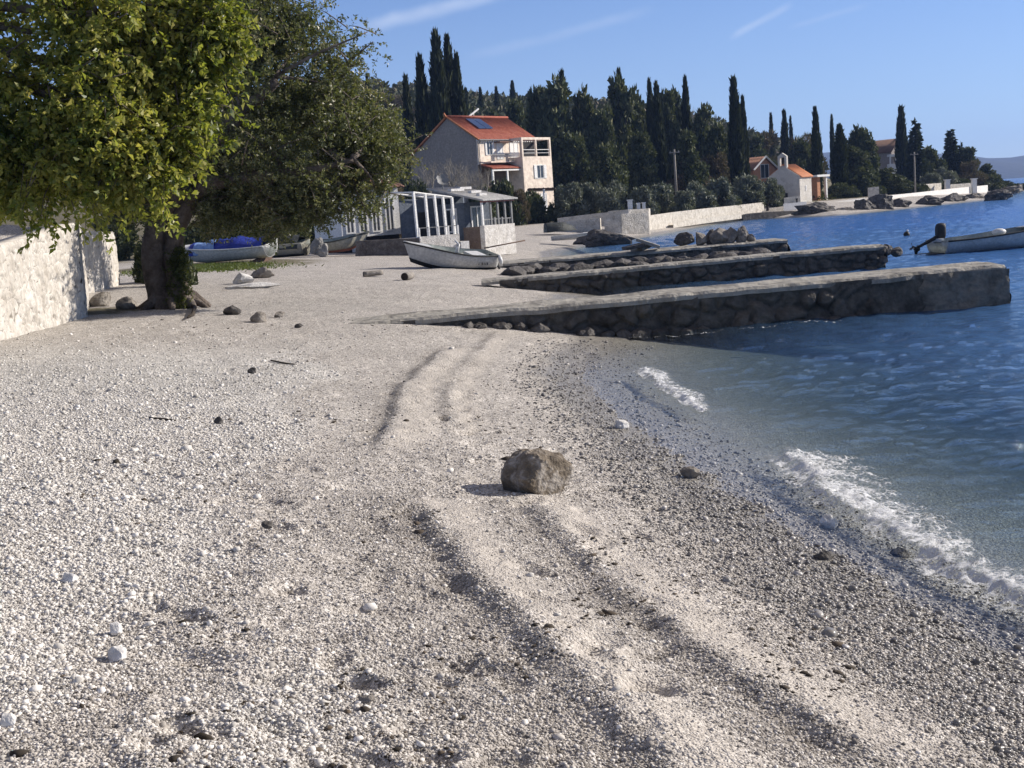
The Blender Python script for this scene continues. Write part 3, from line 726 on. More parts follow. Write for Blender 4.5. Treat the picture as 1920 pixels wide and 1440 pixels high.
# loose foot stones of the nearest pier and the crumbled tip of the middle one
rs = np.random.default_rng(3)
for k in range(30):
    e = rs.uniform(.19, .78); x = -3.0 + 12.05 * e; y = 22.42 + .75 * e - rs.uniform(.0, .16); r = rs.uniform(.08, .19)
    mb = MB(); rock(mb, (x, y, max(-.06, ground_z(x, y)) + r * .1), (r * 1.2, r, r * .8), 100 + k, 2, .25, 6, rs.uniform(0, 6)); part('foot_stone', mb, M_darkrock, p1_, False)
for k in range(16):
    x = 10.75 + rs.uniform(-.5, .35); y = 36.3 + rs.uniform(-.1, 1.1); r = rs.uniform(.14, .3)
    mb = MB(); rock(mb, (x, y, rs.uniform(.0, .58)), (r * 1.2, r, r * .8), 200 + k, 2, .25, 6, rs.uniform(0, 6)); part('tip_stone', mb, M_darkrock, p2_, False)
# stone ledge with rough stones between the middle and far pier
mb = MB()
for k in range(70):
    x = rs.uniform(.2, 9.5); y = 44.2 + rs.uniform(0, 1.6) + .1 * x; r = rs.uniform(.16, .34)
    rock(mb, (x, y, .12 + rs.uniform(0, .12)), (r * 1.6, r * 1.3, r * .75), 300 + k, 2, .25, 6, rs.uniform(0, 3))
solo('rubble_bank', mb, M_darkrock, 'low bank of dark rubble stones between the middle and the farthest pier', 'rubble bank', loc=(4.8, 45.4, 0))

def boulder(px, py, wpx, hpx, d, label, mat, seed, group=None, cat='boulder', zoff=None, depth=.8, sub=4, name='boulder', rough=.22, chops=9, rz=None):
    """boulder whose foot is seen at (px,py), wpx wide and hpx high in the photograph, at distance d"""
    f = ground_hit(px, py) if d is None else at(px, py, d); d = f[1]; k = FPX / d; r = wpx / k / 2; h = hpx / k
    mb = MB(); rock(mb, (f[0], f[1] + r * depth * .5, f[2] + h * .36), (r * 1.12, r * depth * 1.1, h * .72), seed, sub, rough, chops, 0 if rz is None else rz)
    return solo(name, mb, mat, label, cat, loc=(f[0], f[1] + r * depth * .5, f[2]), group=group)
M_boulder = noisy('weathered boulder', (.085, .065, .045), (.19, .155, .115), 6., .85, 1., 9., c3=(.52, .48, .43))
boulder(1007, 924, 134, 74, None, 'brown grey limestone boulder lying alone on the gravel in the foreground', M_boulder, 41, depth=.85, sub=5, rough=.17, chops=6)
for px, py, wp, hp, mt, lb, sd in (
    (1167, 804, 26, 18, M_whiterock, 'pale pointed stone on the waterline, left of the small wave', 3),
    (1296, 897, 40, 20, M_rock, 'pinkish flat stone at the wet gravel edge by the big wave', 5),
    (1553, 990, 34, 22, M_whiterock, 'white pointed stone in the swash under the breaking wave', 8),
    (1690, 1047, 34, 15, M_darkrock, 'dark triangular stone in the thin swash', 9),
    (1548, 1053, 44, 15, M_darkrock, 'dark flat stone at the water edge in the foreground', 12),
    (502, 992, 22, 14, M_darkrock, 'dark brown pebble alone on the gravel, left of centre', 14),
    (130, 1092, 30, 18, M_whiterock, 'flat white stone in the pale gravel near the left edge', 15),
    (216, 1190, 24, 24, M_whiterock, 'upright white stone in the lower left gravel', 16),
    (222, 1238, 36, 26, M_whiterock, 'largest round grey white stone in the lower left gravel', 18),
    (12, 1365, 34, 24, M_whiterock, 'pale stone at the lower left corner', 19),
    (688, 1322, 30, 14, M_rock, 'half buried pinkish stone in the sandy patch at lower centre', 20),
    (410, 796, 15, 14, M_darkrock, 'small dark stone standing on the gravel', 22),
    (473, 700, 17, 10, M_darkrock, 'tiny dark wedge of stone left of the footprints', 23)):
    boulder(px, py, wp, hp, None, lb, mt, sd, cat='stone', name='stone', sub=3, depth=.75)
# stones and slabs higher on the beach
for px, py, wp, hp, mt, lb, sd in (
    (436, 590, 34, 17, M_darkrock, 'dark flat rock right of the carob trunk', 31),
    (485, 605, 34, 20, M_rock, 'brown rock in the middle of a small group below the tree', 32),
    (524, 596, 20, 11, M_rock, 'small rock at the right end of the group below the tree', 33),
    (188, 575, 40, 26, M_rock, 'grey rock at the corner foot of the retaining wall', 34),
    (232, 580, 44, 22, M_rock, 'mossy rock between wall corner and carob trunk', 36),
    (560, 615, 14, 8, M_darkrock, 'little dark stone left of the pier root', 37)):
    boulder(px, py, wp, hp, None, lb, mt, sd, cat='rock', name='rock', sub=3, depth=.8)
g = ground_hit(470, 541); k = FPX / g[1]
mb = MB(); rock(mb, (g[0] + .02, g[1], g[2] + .06), (60 / k, 18 / k, 7 / k), 71, 3, .3, 6)
solo('stone_slab', mb, M_whiterock, 'long flat white slab lying on the gravel below the grass bank', 'stone slab', loc=g)
g = ground_hit(452, 533); mb = MB(); rock(mb, (g[0], g[1] + .3, g[2] + .13), (26 / k, 15 / k, 17 / k), 72, 3, .3, 9)
solo('rock', mb, M_whiterock, 'pointed white rock standing behind the flat white slab', 'rock', loc=g)
g = ground_hit(490, 522); mb = MB(); rock(mb, (g[0], g[1] + .4, g[2] + .12), (30 / k, 20 / k, 15 / k), 73, 3, .3, 9)
solo('rock', mb, M_rock, 'grey rock beside the pointed white rock under the grass bank', 'rock', loc=g)
# two short logs
M_log = noisy('weathered log', (.16, .14, .12), (.34, .31, .27), 3., .9, .5, stretch=(1, 1, 1))
M_cut = noisy('dark cut wood', (.02, .015, .012), (.06, .045, .035), 8., .9, .3)
for px, py, wp, L, an, lb in ((682, 519, 10, .62, rad(20), 'pale short log with a dark end, left one of two below the boat'),
                              (759, 526, 15, .5, rad(70), 'short dark log lying end-on, right one of two below the boat')):
    g = ground_hit(px, py); r = wp / (FPX / g[1]) / 2; c = g + np.array([0, 0, r * .9]); dv = np.array([math.cos(an), math.sin(an), .02])
    root = thing('log', lb, 'log', g); mb = MB(); pts = [c + dv * L * q for q in np.linspace(0, 1, 7)]
    mb.tube(pts, [r, r * 1.04, r * .97, r, r * .95, r, r * .9], 14); part('bark', mb, M_log, root, True)
    mb = MB(); mb.tube([c - dv * .004, c + dv * .006], r * .96, 14); part('cut_end', mb, M_cut, root)
# drift sticks
M_stick = noisy('dark drift stick', (.025, .02, .016), (.07, .055, .04), 9., .95, .4)
for pts, r, lb in (([(1103, 1052), (1135, 1050), (1160, 1060), (1168, 1075)], .006, 'curved dark strand of dry seaweed on the gravel right of centre'),
                   ([(1243, 1112), (1258, 1114), (1270, 1119)], .004, 'short dark twig right of the curved strand'),
                   ([(508, 677), (530, 682), (556, 685)], .012, 'dark drift stick on the beach left of the footprints'),
                   ([(280, 787), (305, 788), (330, 790)], .012, 'dark stick lying in the pale gravel at left'),
                   ([(352, 575), (366, 580), (362, 595), (352, 600)], .035, 'bent brown root branch right of the carob foot')):
    q = [ground_hit(*p) for p in pts]; q = [c + np.array([0, 0, r * .8 + (.02 if r > .03 else 0)]) for c in q]
    mb = MB(); mb.tube(q, [r, r * 1.2] + [r] * (len(q) - 3) + [r * .5] if len(q) > 3 else [r, r * 1.1, r * .5], 6)
    solo('drift_stick', mb, M_stick, lb, 'stick', loc=q[0], smooth_=True)
# ================================================================== NEAR TREES
def unit(v): return v / (np.linalg.norm(v, axis=-1, keepdims=True) + 1e-9)
def sprigs(P, D, K, tw, L, W, rng, spread=.9, droop=0., fold=.16):
    """K leaves along a twig at every P pointing along D: one folded leaf = one quad"""
    n = len(P); t = (np.arange(K) + .6) / K
    B = P[:, None, :] + D[:, None, :] * (tw * t)[None, :, None]
    side = unit(np.cross(D[:, None, :], rng.normal(size=(n, K, 3))))
    ax = unit(D[:, None, :] * .55 + side * spread + rng.normal(0, .22, (n, K, 3)) + np.array([0, 0, -droop]))
    nr = unit(np.cross(ax, rng.normal(size=(n, K, 3)))); wd = np.cross(ax, nr)
    l = L * rng.uniform(.65, 1.25, (n, K, 1)); wv = wd * (W * .5 * l / L)
    mid = B + ax * l * .48
    V = np.stack([B, mid + wv + nr * l * fold, B + ax * l, mid - wv + nr * l * fold], 2).reshape(-1, 3)
    F = np.arange(len(V)).reshape(-1, 4)
    return V, F
def shell_points(blobs, n, rng, inner=.45):
    blobs = np.asarray(blobs, float); wgt = blobs[:, 3] ** 2; i = rng.choice(len(blobs), n, p=wgt / wgt.sum())
    u = unit(rng.normal(size=(n, 3))); r = blobs[i, 3:4] * (inner + (1 - inner) * rng.random((n, 1)) ** .45)
    P = blobs[i, :3] + u * r * np.array([1, 1, .85]); return P, u, i
def bark(mb, seed, amp=.05):
    def f(v):
        a = fbm3(v[:, 0] * 5, v[:, 1] * 5, v[:, 2] * 1.6, 3, seed) * amp
        b = fbm3(v[:, 0] * 5 + 7, v[:, 1] * 5, v[:, 2] * 1.6, 3, seed + 3) * amp
        return v + np.stack([a, b, 0 * a], 1)
    return mb.xf(f)
def curve(pts, n=14):
    pts = np.asarray(pts, float); t = np.linspace(0, len(pts) - 1, n); out = []
    for q in t:
        i = min(int(q), len(pts) - 2); f = q - i
        p0, p1, p2, p3 = pts[max(i - 1, 0)], pts[i], pts[i + 1], pts[min(i + 2, len(pts) - 1)]
        out.append(.5 * (2 * p1 + (p2 - p0) * f + (2 * p0 - 5 * p1 + 4 * p2 - p3) * f * f + (3 * p1 - p0 - 3 * p2 + p3) * f ** 3))
    return np.array(out)
M_bark = noisy('carob bark', (.045, .034, .028), (.13, .105, .085), 3., .9, .8, 8., c3=(.20, .17, .145))
M_carob = leafy('carob leaves', [(0., (.03, .038, .018)), (.35, (.075, .088, .042)), (.6, (.14, .148, .072)), (.85, (.235, .21, .105)), (1., (.30, .24, .11))], .28, .4)
M_yellowleaf = leafy('yellow green leaves', [(0., (.026, .058, .018)), (.25, (.10, .145, .036)), (.5, (.25, .27, .07)), (.8, (.42, .39, .10)), (1., (.55, .44, .12))], .5, .38, (.38, .42, .02, 1))
rng = np.random.default_rng(21)
G = ground_hit(322, 578); TD = G[1]
tp = lambda px, py, dy=0.: at(px, py, TD + dy)
carob = thing('carob_tree', 'big dark green carob tree leaning over the beach, with thick brown trunk', 'tree', G)
mb = MB()
def limb(pts, r0, r1, n=16, m=14):
    c = curve(pts, n); mb.tube(c, list(np.linspace(r0, r1, n) ** 1.0), m)
c = curve([tp(316, 590), tp(306, 560), tp(295, 520), tp(290, 470), tp(293, 425), tp(306, 380)], 22)
mb.tube(c, list(np.interp(np.linspace(0, 1, 22), [0, .12, .3, .7, 1], [.55, .33, .25, .25, .24])), 22)
limb([tp(338, 588, -.15), tp(334, 540, -.2), tp(326, 490, -.15), tp(332, 430, -.1), tp(356, 366)], .24, .17, 18)
limb([tp(300, 400), tp(330, 350, -.2), tp(372, 300, -.4), tp(430, 235, -.6), tp(520, 150, -.8)], .30, .09, 18)
limb([tp(297, 405), tp(286, 350, .2), tp(300, 280, .3), tp(350, 190, .2), tp(390, 90, 0)], .26, .07, 18)
limb([tp(292, 410), tp(255, 365, -.3), tp(215, 300, -.5), tp(190, 220, -.4)], .2, .06)
limb([tp(345, 372), tp(400, 345, -.6), tp(480, 330, -1.), tp(580, 320, -1.3), tp(660, 300, -1.4)], .18, .04)
limb([tp(372, 300, -.4), tp(450, 290, .6), tp(540, 240, 1.2), tp(620, 180, 1.4)], .15, .04)
for an, ln in ((-.4, .9), (.5, .8), (1.7, .6), (2.9, .9), (3.9, .8), (4.9, .9), (5.6, .75)):
    dv = np.array([math.cos(an), math.sin(an), 0]); c0 = G + np.array([.02, .1, .32])
    q = [c0 + dv * .2, c0 + dv * .5 + [0, 0, -.16], c0 + dv * ln + [0, 0, -.36]]
    mb.tube(curve(q, 8), list(np.linspace(.17, .04, 8)), 9)
lobes = [(520, 150, 135, 0), (430, 290, 110, -.6), (610, 300, 115, -.8), (610, 125, 88, .2), (672, 262, 72, -.3), (560, 365, 58, -1.2), (660, 352, 56, -.6), (400, 120, 110, .5),
         (480, 60, 62, .6), (640, 210, 80, .3), (470, 365, 60, -.4), (395, 370, 62, .5), (700, 235, 45, .2), (712, 300, 48, -.4), (430, 25, 60, .8), (260, 300, 80, .8), (220, 160, 120, 1.0), (330, 210, 90, .8), (560, 250, 120, 1.6), (480, 200, 120, 2.0), (420, 392, 44, -.2), (520, 395, 46, -.4), (600, 388, 42, -.5), (228, 335, 56, -1.3), (205, 285, 64, -1.2), (250, 380, 40, -.9), (430, 345, 75, 9.), (480, 350, 75, 10.5), (395, 335, 75, 8.), (440, 300, 85, 10.), (350, 330, 75, 7.), (460, 10, 66, .9), (545, 35, 66, .6), (470, 110, 110, 1.4), (600, 200, 90, 1.2)]  # left front and far rear lobes added to throw shade on the retaining wall
blobs = []; k = FPX / TD
for px, py, r, dy in lobes:
    c0 = tp(px, py, dy); R = r / k
    for j in range(int(8 + r * .16)):
        u = unit(rng.normal(size=3)); q = c0 + u * R * rng.uniform(.45, .86) * np.array([1, 1.0, 1]); blobs.append((*q, rng.uniform(.26, .48)))
for px, py, r in ((700, 78, 14), (712, 100, 14), (650, 50, 22), (560, 18, 26), (500, 8, 26), (715, 108, 10), (745, 285, 22), (735, 330, 24), (720, 380, 20), (690, 395, 22), (690, 60, 14), (757, 262, 14), (750, 300, 18)):
    blobs.append((*tp(px, py, rng.uniform(-.5, .5)), r / k))
# fine branches into the clumps
node_pts = np.array([p for v in mb.v[2:8] for p in v[::14]])
for b in rng.permutation(len(blobs))[:90]:
    q = np.array(blobs[b][:3]); near = node_pts[np.argmin(((node_pts - q) ** 2).sum(1))]
    mid = (near + q) / 2 + rng.normal(0, .12, 3); mb.tube(curve([near, mid, q], 7), list(np.linspace(.045, .010, 7)), 5)
sp, su, _ = shell_points(blobs, 700, rng, .85); EP = []; ED = []
for p_, u_ in zip(sp, su):
    ln = rng.uniform(.2, .5); e1 = unit(u_ * .8 + rng.normal(0, .35, 3) + [0, 0, .1]); q = [p_ - e1 * .25, p_ + e1 * ln * .5, p_ + e1 * ln + [0, 0, -ln * .1]]
    mb.tube(q, [.014, .010, .005], 4); EP += [q[1], q[2]]; ED += [e1, e1]
bark(mb, 4, .04); part('trunk', mb, M_bark, carob, True)
P, U, _ = shell_points(blobs, 19500, rng, .45); P = np.vstack([P, EP]); U = np.vstack([U, ED])
D = unit(U * .8 + rng.normal(0, .5, U.shape) + np.array([0, 0, -.12]))
V, Fq = sprigs(P, D, 9, .19, .082, .036, rng, fold=.24)
me = np_mesh('crown', V - G, Fq); link('crown', me, M_carob, carob)
# ivy and suckers round the foot of the trunk
mb = MB(); rb = np.random.default_rng(6)
P = np.stack([rb.normal(335, 9, 900), rb.uniform(470, 578, 900)], 1); P3 = np.array([tp(a, b, -.45 + .35 * rb.random()) for a, b in P])
V, Fq = sprigs(P3, unit(rb.normal(size=P3.shape) + [0, -.4, .5]), 6, .10, .06, .035, rb)
IV = leafy('ivy leaves', [(0., (.02, .035, .01)), (.5, (.06, .08, .02)), (1., (.14, .13, .04))], .25)
o = link('ivy', np_mesh('ivy', V - G, Fq), IV, loc=tuple(G)); tag(o, 'ragged green ivy climbing the right side of the carob trunk', 'ivy')

# near tree on the left, its trunk behind the wall outside the frame
LD = 15.0; k = FPX / LD; lp = lambda px, py, dy=0.: at(px, py, LD + dy)
gx, gy = -9.6, 15.6; G2 = np.array([gx, gy, ground_z(gx, gy)])
tree2 = thing('broadleaf_tree', 'near tree with large yellow green leaves hanging over the wall at top left', 'tree', G2)
mb = MB()
top = G2 + np.array([.5, -.2, 3.0])
mb.tube(curve([G2 + [0, 0, -.3], G2 + [.1, 0, .8], G2 + [.25, -.1, 2.], top], 14), list(np.linspace(.34, .2, 14)), 16)
lobes = [(60, 60, 200, 0), (180, 30, 150, -.3), (30, 235, 150, -.2), (185, 205, 120, -.4), (225, 270, 62, -.6), (180, 300, 52, -.7), (120, 292, 60, -.6), (50, 305, 50, -.4), (305, 70, 78, .2), (270, 160, 80, 0),
         (345, 30, 45, .2), (310, 220, 38, -.1), (285, 290, 34, -.5), (-120, 150, 220, .2), (-140, 270, 140, 0), (235, 325, 28, -.6), (-5, 350, 34, -.5), (368, 70, 30, .1), (300, 280, 30, -.4), (320, 130, 50, .1), (388, 25, 24, .1), (398, 80, 16, .1), (362, 130, 24, .1), (352, 195, 20, 0), (345, 250, 16, -.2)]
blobs = []
for px, py, r, dy in lobes:
    c0 = lp(px, py, dy); R = r / k
    for j in range(int(7 + r * .09)):
        u = unit(rng.normal(size=3)); blobs.append((*(c0 + u * R * rng.uniform(.4, .85)), rng.uniform(.18, .34)))
for px, py, dy in ((60, 60, 0), (180, 30, -.3), (30, 260, -.2), (185, 210, -.4), (270, 160, 0), (120, 330, -.6)):
    mb.tube(curve([top, (top + lp(px, py, dy)) / 2 + [0, 0, .25], lp(px, py, dy)], 10), list(np.linspace(.13, .03, 10)), 8)
nodes_ = np.array([p for v in mb.v[1:] for p in v[::8]])
for b in rng.permutation(len(blobs))[:70]:
    q = np.array(blobs[b][:3]); near = nodes_[np.argmin(((nodes_ - q) ** 2).sum(1))]
    mb.tube(curve([near, (near + q) / 2 + rng.normal(0, .08, 3), q], 6), list(np.linspace(.025, .006, 6)), 5)
mb2 = mb
sp, su, _ = shell_points(blobs, 520, rng, .8); EP = []; ED = []
for p_, u_ in zip(sp, su):
    ln = rng.uniform(.18, .42); e1 = unit(u_ * .8 + rng.normal(0, .35, 3) + [0, 0, -.1]); q = [p_ - e1 * .15, p_ + e1 * ln * .5, p_ + e1 * ln + [0, 0, -ln * .35]]
    mb2.tube(q, [.008, .006, .003], 4); EP += [q[1], q[2], (q[1] + q[2]) / 2]; ED += [e1, unit(e1 + [0, 0, -.7]), e1]
bark(mb, 14, .025); part('trunk', mb, M_bark, tree2, True)
P, U, _ = shell_points(blobs, 7400, rng, .6); P = np.vstack([P, EP]); U = np.vstack([U, ED])
D = unit(U * .7 + rng.normal(0, .5, U.shape) + np.array([0, 0, -.25]))
V, Fq = sprigs(P, D, 8, .17, .086, .042, rng, droop=.35, fold=.24)
link('crown', np_mesh('crown', V - G2, Fq), M_yellowleaf, tree2)
# grass on the bank under the covered boat
rb = np.random.default_rng(9); n = 9000
x = rb.normal(-11.1, 1.1, n); y = rb.normal(47.6, 1.1, n); z = height(x, y, fine=False); h = rb.uniform(.03, .10, n); a = rb.uniform(0, 6.28, n)
B = np.stack([x, y, z], 1); wv = np.stack([np.cos(a), np.sin(a), 0 * a], 1) * .03
tipv = B + np.stack([rb.normal(0, .05, n), rb.normal(0, .05, n), h], 1)
V = np.stack([B - wv, B + wv, tipv], 1).reshape(-1, 3)
GRASS = leafy('grass blades', [(0., (.03, .05, .012)), (.5, (.06, .10, .018)), (1., (.15, .15, .05))], .3)
tag(link('grass', np_mesh('grass', V, np.arange(3 * n).reshape(-1, 3)), GRASS), kind='stuff')
# ================================================================== BUILDINGS
M_peach = noisy('peach render', (.72, .61, .50), (.80, .69, .575), .5, .9, .15)
M_wallshade = noisy('grey and shade render', (.27, .235, .21), (.33, .29, .26), 1.2, .9, .15)  # gable shade put into the colour; plain grey on the headland house
M_white = noisy('white paint', (.70, .69, .66), (.80, .79, .76), 3., .7, .1)
M_tile = noisy('red clay tile', (.22, .052, .032), (.32, .088, .052), 2., .8, .5, c3=(.38, .14, .09))
M_tileold = noisy('orange clay tile', (.45, .16, .07), (.58, .25, .12), 3., .8, .3)
M_tiledark = noisy('brown clay tile', (.16, .085, .06), (.24, .13, .09), 3., .8, .3)
M_tilebrown = noisy('weathered brown tile', (.09, .055, .045), (.15, .095, .075), 2., .8, .3)
M_brick = noisy('orange brick', (.42, .19, .10), (.55, .28, .16), 4., .9, .3)
M_glass = noisy('window glass', (.02, .025, .03), (.05, .06, .07), 1., .12, 0., spec=.6)
M_dark = noisy('dark interior', (.02, .02, .022), (.045, .042, .04), 1.5, .9, .2)
M_wood = noisy('brown timber', (.08, .05, .035), (.16, .10, .07), 3., .8, .4, stretch=(1, 1, 6))
M_metal = noisy('grey metal', (.16, .16, .16), (.26, .26, .25), 4., .6, .1)
M_solar = noisy('solar collector', (.015, .03, .08), (.03, .06, .14), 1., .15, 0., spec=.7)
M_sheet = noisy('corrugated sheet', (.30, .30, .29), (.48, .47, .45), 2., .8, .3)
M_bluegrey = noisy('blue grey boards and shade', (.07, .085, .11), (.14, .16, .19), 2., .85, .3)  # shack room colour; on the store room it stands for shade
M_porch = noisy('white rubble wall', (.46, .43, .38), (.66, .625, .57), 4., .9, .8, 8., c3=(.76, .735, .69))
M_brownwall = noisy('brown rough wall', (.13, .095, .075), (.22, .165, .13), 3., .9, .6)

def corr_roof(mb, fr, u0, u1, p, q, pitch=.3, amp=.045, th=.1):
    """tiled slope between the lines p=(v,z) and q=(v,z): rows of barrel tiles run down the slope"""
    n = max(4, int((u1 - u0) / pitch * 4)); us = np.linspace(u0, u1, n + 1)
    ph = (us - u0) / pitch * 2 * math.pi; hz = amp * np.sin(ph)
    V = []
    for (v, z) in (p, q):
        V.append(np.stack([us, np.full_like(us, v), z + hz], 1))
    for (v, z) in (p, q):
        V.append(np.stack([us, np.full_like(us, v), np.full_like(us, z - th)], 1))
    V = fr(np.vstack(V)); k = n + 1; F = []
    for i in range(n):
        F += [(i, i + 1, k + i + 1, k + i), (2 * k + i, 3 * k + i, 3 * k + i + 1, 2 * k + i + 1),
              (i, 2 * k + i, 2 * k + i + 1, i + 1), (k + i, k + i + 1, 3 * k + i + 1, 3 * k + i)]
    F += [(0, k, 3 * k, 2 * k), (n, 2 * k + n, 3 * k + n, k + n)]
    mb.add(V, F)
def body(fr, L, W, z0, ze, zb, vr, zr):
    mb = MB(); poly = [(0, 0, z0), (0, 0, ze), (0, vr, zr), (0, W, zb), (0, W, z0)]
    P = fr(np.array(poly, float)); mb.prism(P, fr.t * L); return mb
def bxf(fr, *b):
    mb = MB(); mb.box(*b); return mb.xf(fr)
def window(fr, root, u, z, wd, ht, v=0., shutters=True, out=-1, name='window', axis='u', glass=None, frame=None, open_=.95, shut=None):
    """window on a wall lying at v (axis u) or at u=v (axis v); pieces stand proud towards 'out'"""
    def B(a0, a1, d0, d1, z0, z1):
        d0, d1 = sorted((v + out * d0, v + out * d1))
        return (a0, a1, d0, d1, z0, z1) if axis == 'u' else (d0, d1, a0, a1, z0, z1)
    mb = MB(); mb.box(*B(u - wd / 2, u + wd / 2, -.02, .015, z - ht / 2, z + ht / 2)); mb.xf(fr)
    w_ = part(name, mb, glass or M_glass, root)
    mb = MB(); t = .07
    for a0, a1, z0, z1 in ((u - wd / 2 - t, u - wd / 2, z - ht / 2 - t, z + ht / 2 + t), (u + wd / 2, u + wd / 2 + t, z - ht / 2 - t, z + ht / 2 + t),
                           (u - wd / 2, u + wd / 2, z + ht / 2, z + ht / 2 + t), (u - wd / 2, u + wd / 2, z - ht / 2 - t, z - ht / 2), (u - .03, u + .03, z - ht / 2, z + ht / 2)):
        mb.box(*B(a0, a1, -.02, .045, z0, z1))
    mb.xf(fr); part('window_frame', mb, frame or M_white, w_)
    if shutters:
        for sg in (-1, 1):
            mb = MB(); c = u + sg * (wd / 2 + t + wd * .25 * open_)
            mb.box(*B(c - wd * .24 * open_, c + wd * .24 * open_, .02, .07, z - ht / 2 - .05, z + ht / 2 + .05))
            for q in range(7):
                zz = z - ht / 2 + ht * (q + .5) / 7; mb.box(*B(c - wd * .20 * open_, c + wd * .20 * open_, .07, .085, zz - ht * .03, zz + ht * .03))
            mb.xf(fr); part('shutter', mb, shut or M_white, w_)
    return w_

# ---------------------------------------------------------------- the big house with the red roof
hd = 128.0; O = at(893, 300, hd); zg = 1.2
FR = Frame((O[0] + .12, O[1], 0), rad(50))
H = thing('house', 'three storey peach house with red tiled roof, solar panel and corner tower', 'house', (*FR.p(4.5, 4.5, 0)[:2], 1.6))
L, W = 9.3, 9.1; ze, zr, zb, vr = 9.75, 12.05, 8.5, 3.6
part('gable_wall', body(FR, L, W, zg, ze, zb, vr, zr), M_wallshade, H)
part('front_wall', bxf(FR, 0, L, -.14, -.003, 7.15, ze - .02), M_peach, H)
mb = MB(); corr_roof(mb, FR, -.12, L + .12, (-.42, ze - .15), (vr, zr + .12)); corr_roof(mb, FR, -.12, L + .12, (vr, zr + .12), (W + .35, zb - .12))
roof = part('roof', mb, M_tile, H, True)
mb = MB(); mb.tube([FR.p(-.18, vr, zr + .16), FR.p(L + .18, vr, zr + .16)], .13, 8); part('ridge_tiles', mb, M_tile, roof, True)
mb = MB()
for a, b in (((-.16, -.42, ze - .14), (-.16, vr, zr + .13)), ((-.16, vr, zr + .13), (-.16, W + .35, zb - .11))):
    mb.tube([FR.p(*a), FR.p(*b)], .10, 6)
mb.tube([FR.p(-.3, vr, zr + .12), FR.p(-.42, vr, zr + .5)], [.16, .06], 6)
part('verge_tiles', mb, M_tileold, roof, True)
mb = MB(); mb.box(-.1, L, -.36, -.145, ze - .28, ze - .16)
for q in range(26): mb.box(.05 + q * .36, .05 + q * .36 + .16, -.30, -.145, ze - .42, ze - .282)
part('eave_cornice', mb.xf(FR), M_white, H)
mb = MB(); mb.tube([FR.p(-.1, -.50, ze - .2), FR.p(4.55, -.50, ze - .22)], .06, 6); mb.tube([FR.p(.12, -.46, ze - .25), FR.p(.12, -.22, ze - .6), FR.p(.12, -.22, zg)], .045, 6); part('gutter', mb, M_metal, H)
sl = (zr + .12 - ze + .15) / (vr + .42); zs = lambda v: ze - .15 + sl * (v + .42) + .10
for u0 in (2.1, 3.25):
    P = [FR.p(u, v, zs(v)) for u, v in ((u0, 1.35), (u0 + 1.05, 1.35), (u0 + 1.05, 3.0), (u0, 3.0))]
    mb = MB(); mb.prism(P, (0, 0, .09)); part('solar_panel', mb, M_solar, roof)
mb = MB(); mb.tube([FR.p(3.3, vr + .2, zr + .1), FR.p(5.0, vr + .1, zr + 1.0)], .10, 8); mb.bar(FR.p(4.2, vr + .1, zr), FR.p(4.2, vr + .1, zr + .55), .06); part('roof_tube', mb, M_white, roof)
# upper floor: windows, balcony door, balcony, lean-to roof
window(FR, H, 1.75, 8.75, .75, 1.25, -.14, True, open_=.6)
window(FR, H, 3.35, 8.55, .85, 1.7, -.14, False, glass=M_white, name='balcony_door')
mb = MB(); mb.box(2.55, 4.55, -.9, -.145, 9.28, 9.36); part('awning', mb.xf(FR), M_tiledark, H)
mb = MB(); mb.box(.9, 4.55, -1.0, -.145, 7.28, 7.42); bal = part('balcony', mb.xf(FR), M_peach, H)
mb = MB(); mb.box(.9, 4.55, -.98, -.93, 8.02, 8.10)
for q in range(22): mb.bar(FR.p(0, 0, 0), FR.p(0, 0, .001), .001) if False else mb.box(.93 + q * .165, .955 + q * .165, -.97, -.945, 7.42, 8.02)
part('railing', mb.xf(FR), M_metal, bal)
mb = MB(); corr_roof(mb, FR, .1, 4.55, (-1.75, 6.72), (-.15, 7.2)); part('lean_to_roof', mb, M_tile, H, True)
mb = MB(); mb.box(.1, 4.55, -1.72, -1.58, 6.42, 6.56); mb.box(.15, .35, -1.7, -1.55, zg, 6.42); mb.box(2.4, 2.6, -1.7, -1.55, zg, 6.42); part('lean_to_posts', mb.xf(FR), M_white, H)
part('ground_floor', bxf(FR, .05, 4.5, -.12, -.004, zg, 7.14), M_brownwall, H)
window(FR, H, 1.4, 3.6, 1.0, 1.9, -.12, False, name='door', glass=M_dark)
# the tower
a, b, pr = 4.6, 9.35, 2.0
part('tower', bxf(FR, a, b, -pr, -.145, zg, 7.75), M_peach, H)
mb = MB()
for u in (a, b - .22): mb.box(u, u + .22, -pr, -pr + .22, 7.75, 9.42)
mb.box(a + 2.25, a + 2.42, -pr, -pr + .18, 7.75, 9.42)
mb.box(a, b, -pr, -pr + .24, 9.42, 9.66); mb.box(a, a + .22, -pr + .24, -.4, 9.42, 9.66); mb.box(b - .22, b, -pr + .24, -.4, 9.42, 9.66)
terr = part('terrace_frame', mb.xf(FR), M_peach, H)
mb = MB(); mb.box(a + .22, b - .22, -pr + .05, -pr + .10, 8.4, 8.46); mb.box(a + .22, b - .22, -pr + .05, -pr + .10, 8.08, 8.12); part('railing', mb.xf(FR), M_white, terr)
window(FR, H, 5.6, 8.6, 1.2, 1.55, -.15, False, glass=M_white)
part('terrace_back', bxf(FR, 6.6, 9.1, -.19, -.147, 7.8, 9.35), M_dark, H)
window(FR, H, 7.3, 6.2, 1.0, 1.25, -pr, True, open_=.9)
window(FR, H, 7.6, 2.9, .9, 2.1, -pr, False, name='door', glass=M_white)
mb = MB(); mb.box(a + .6, b + .1, -pr - .12, -pr - .003, 4.3, 4.42); part('string_course', mb.xf(FR), M_wood, H)
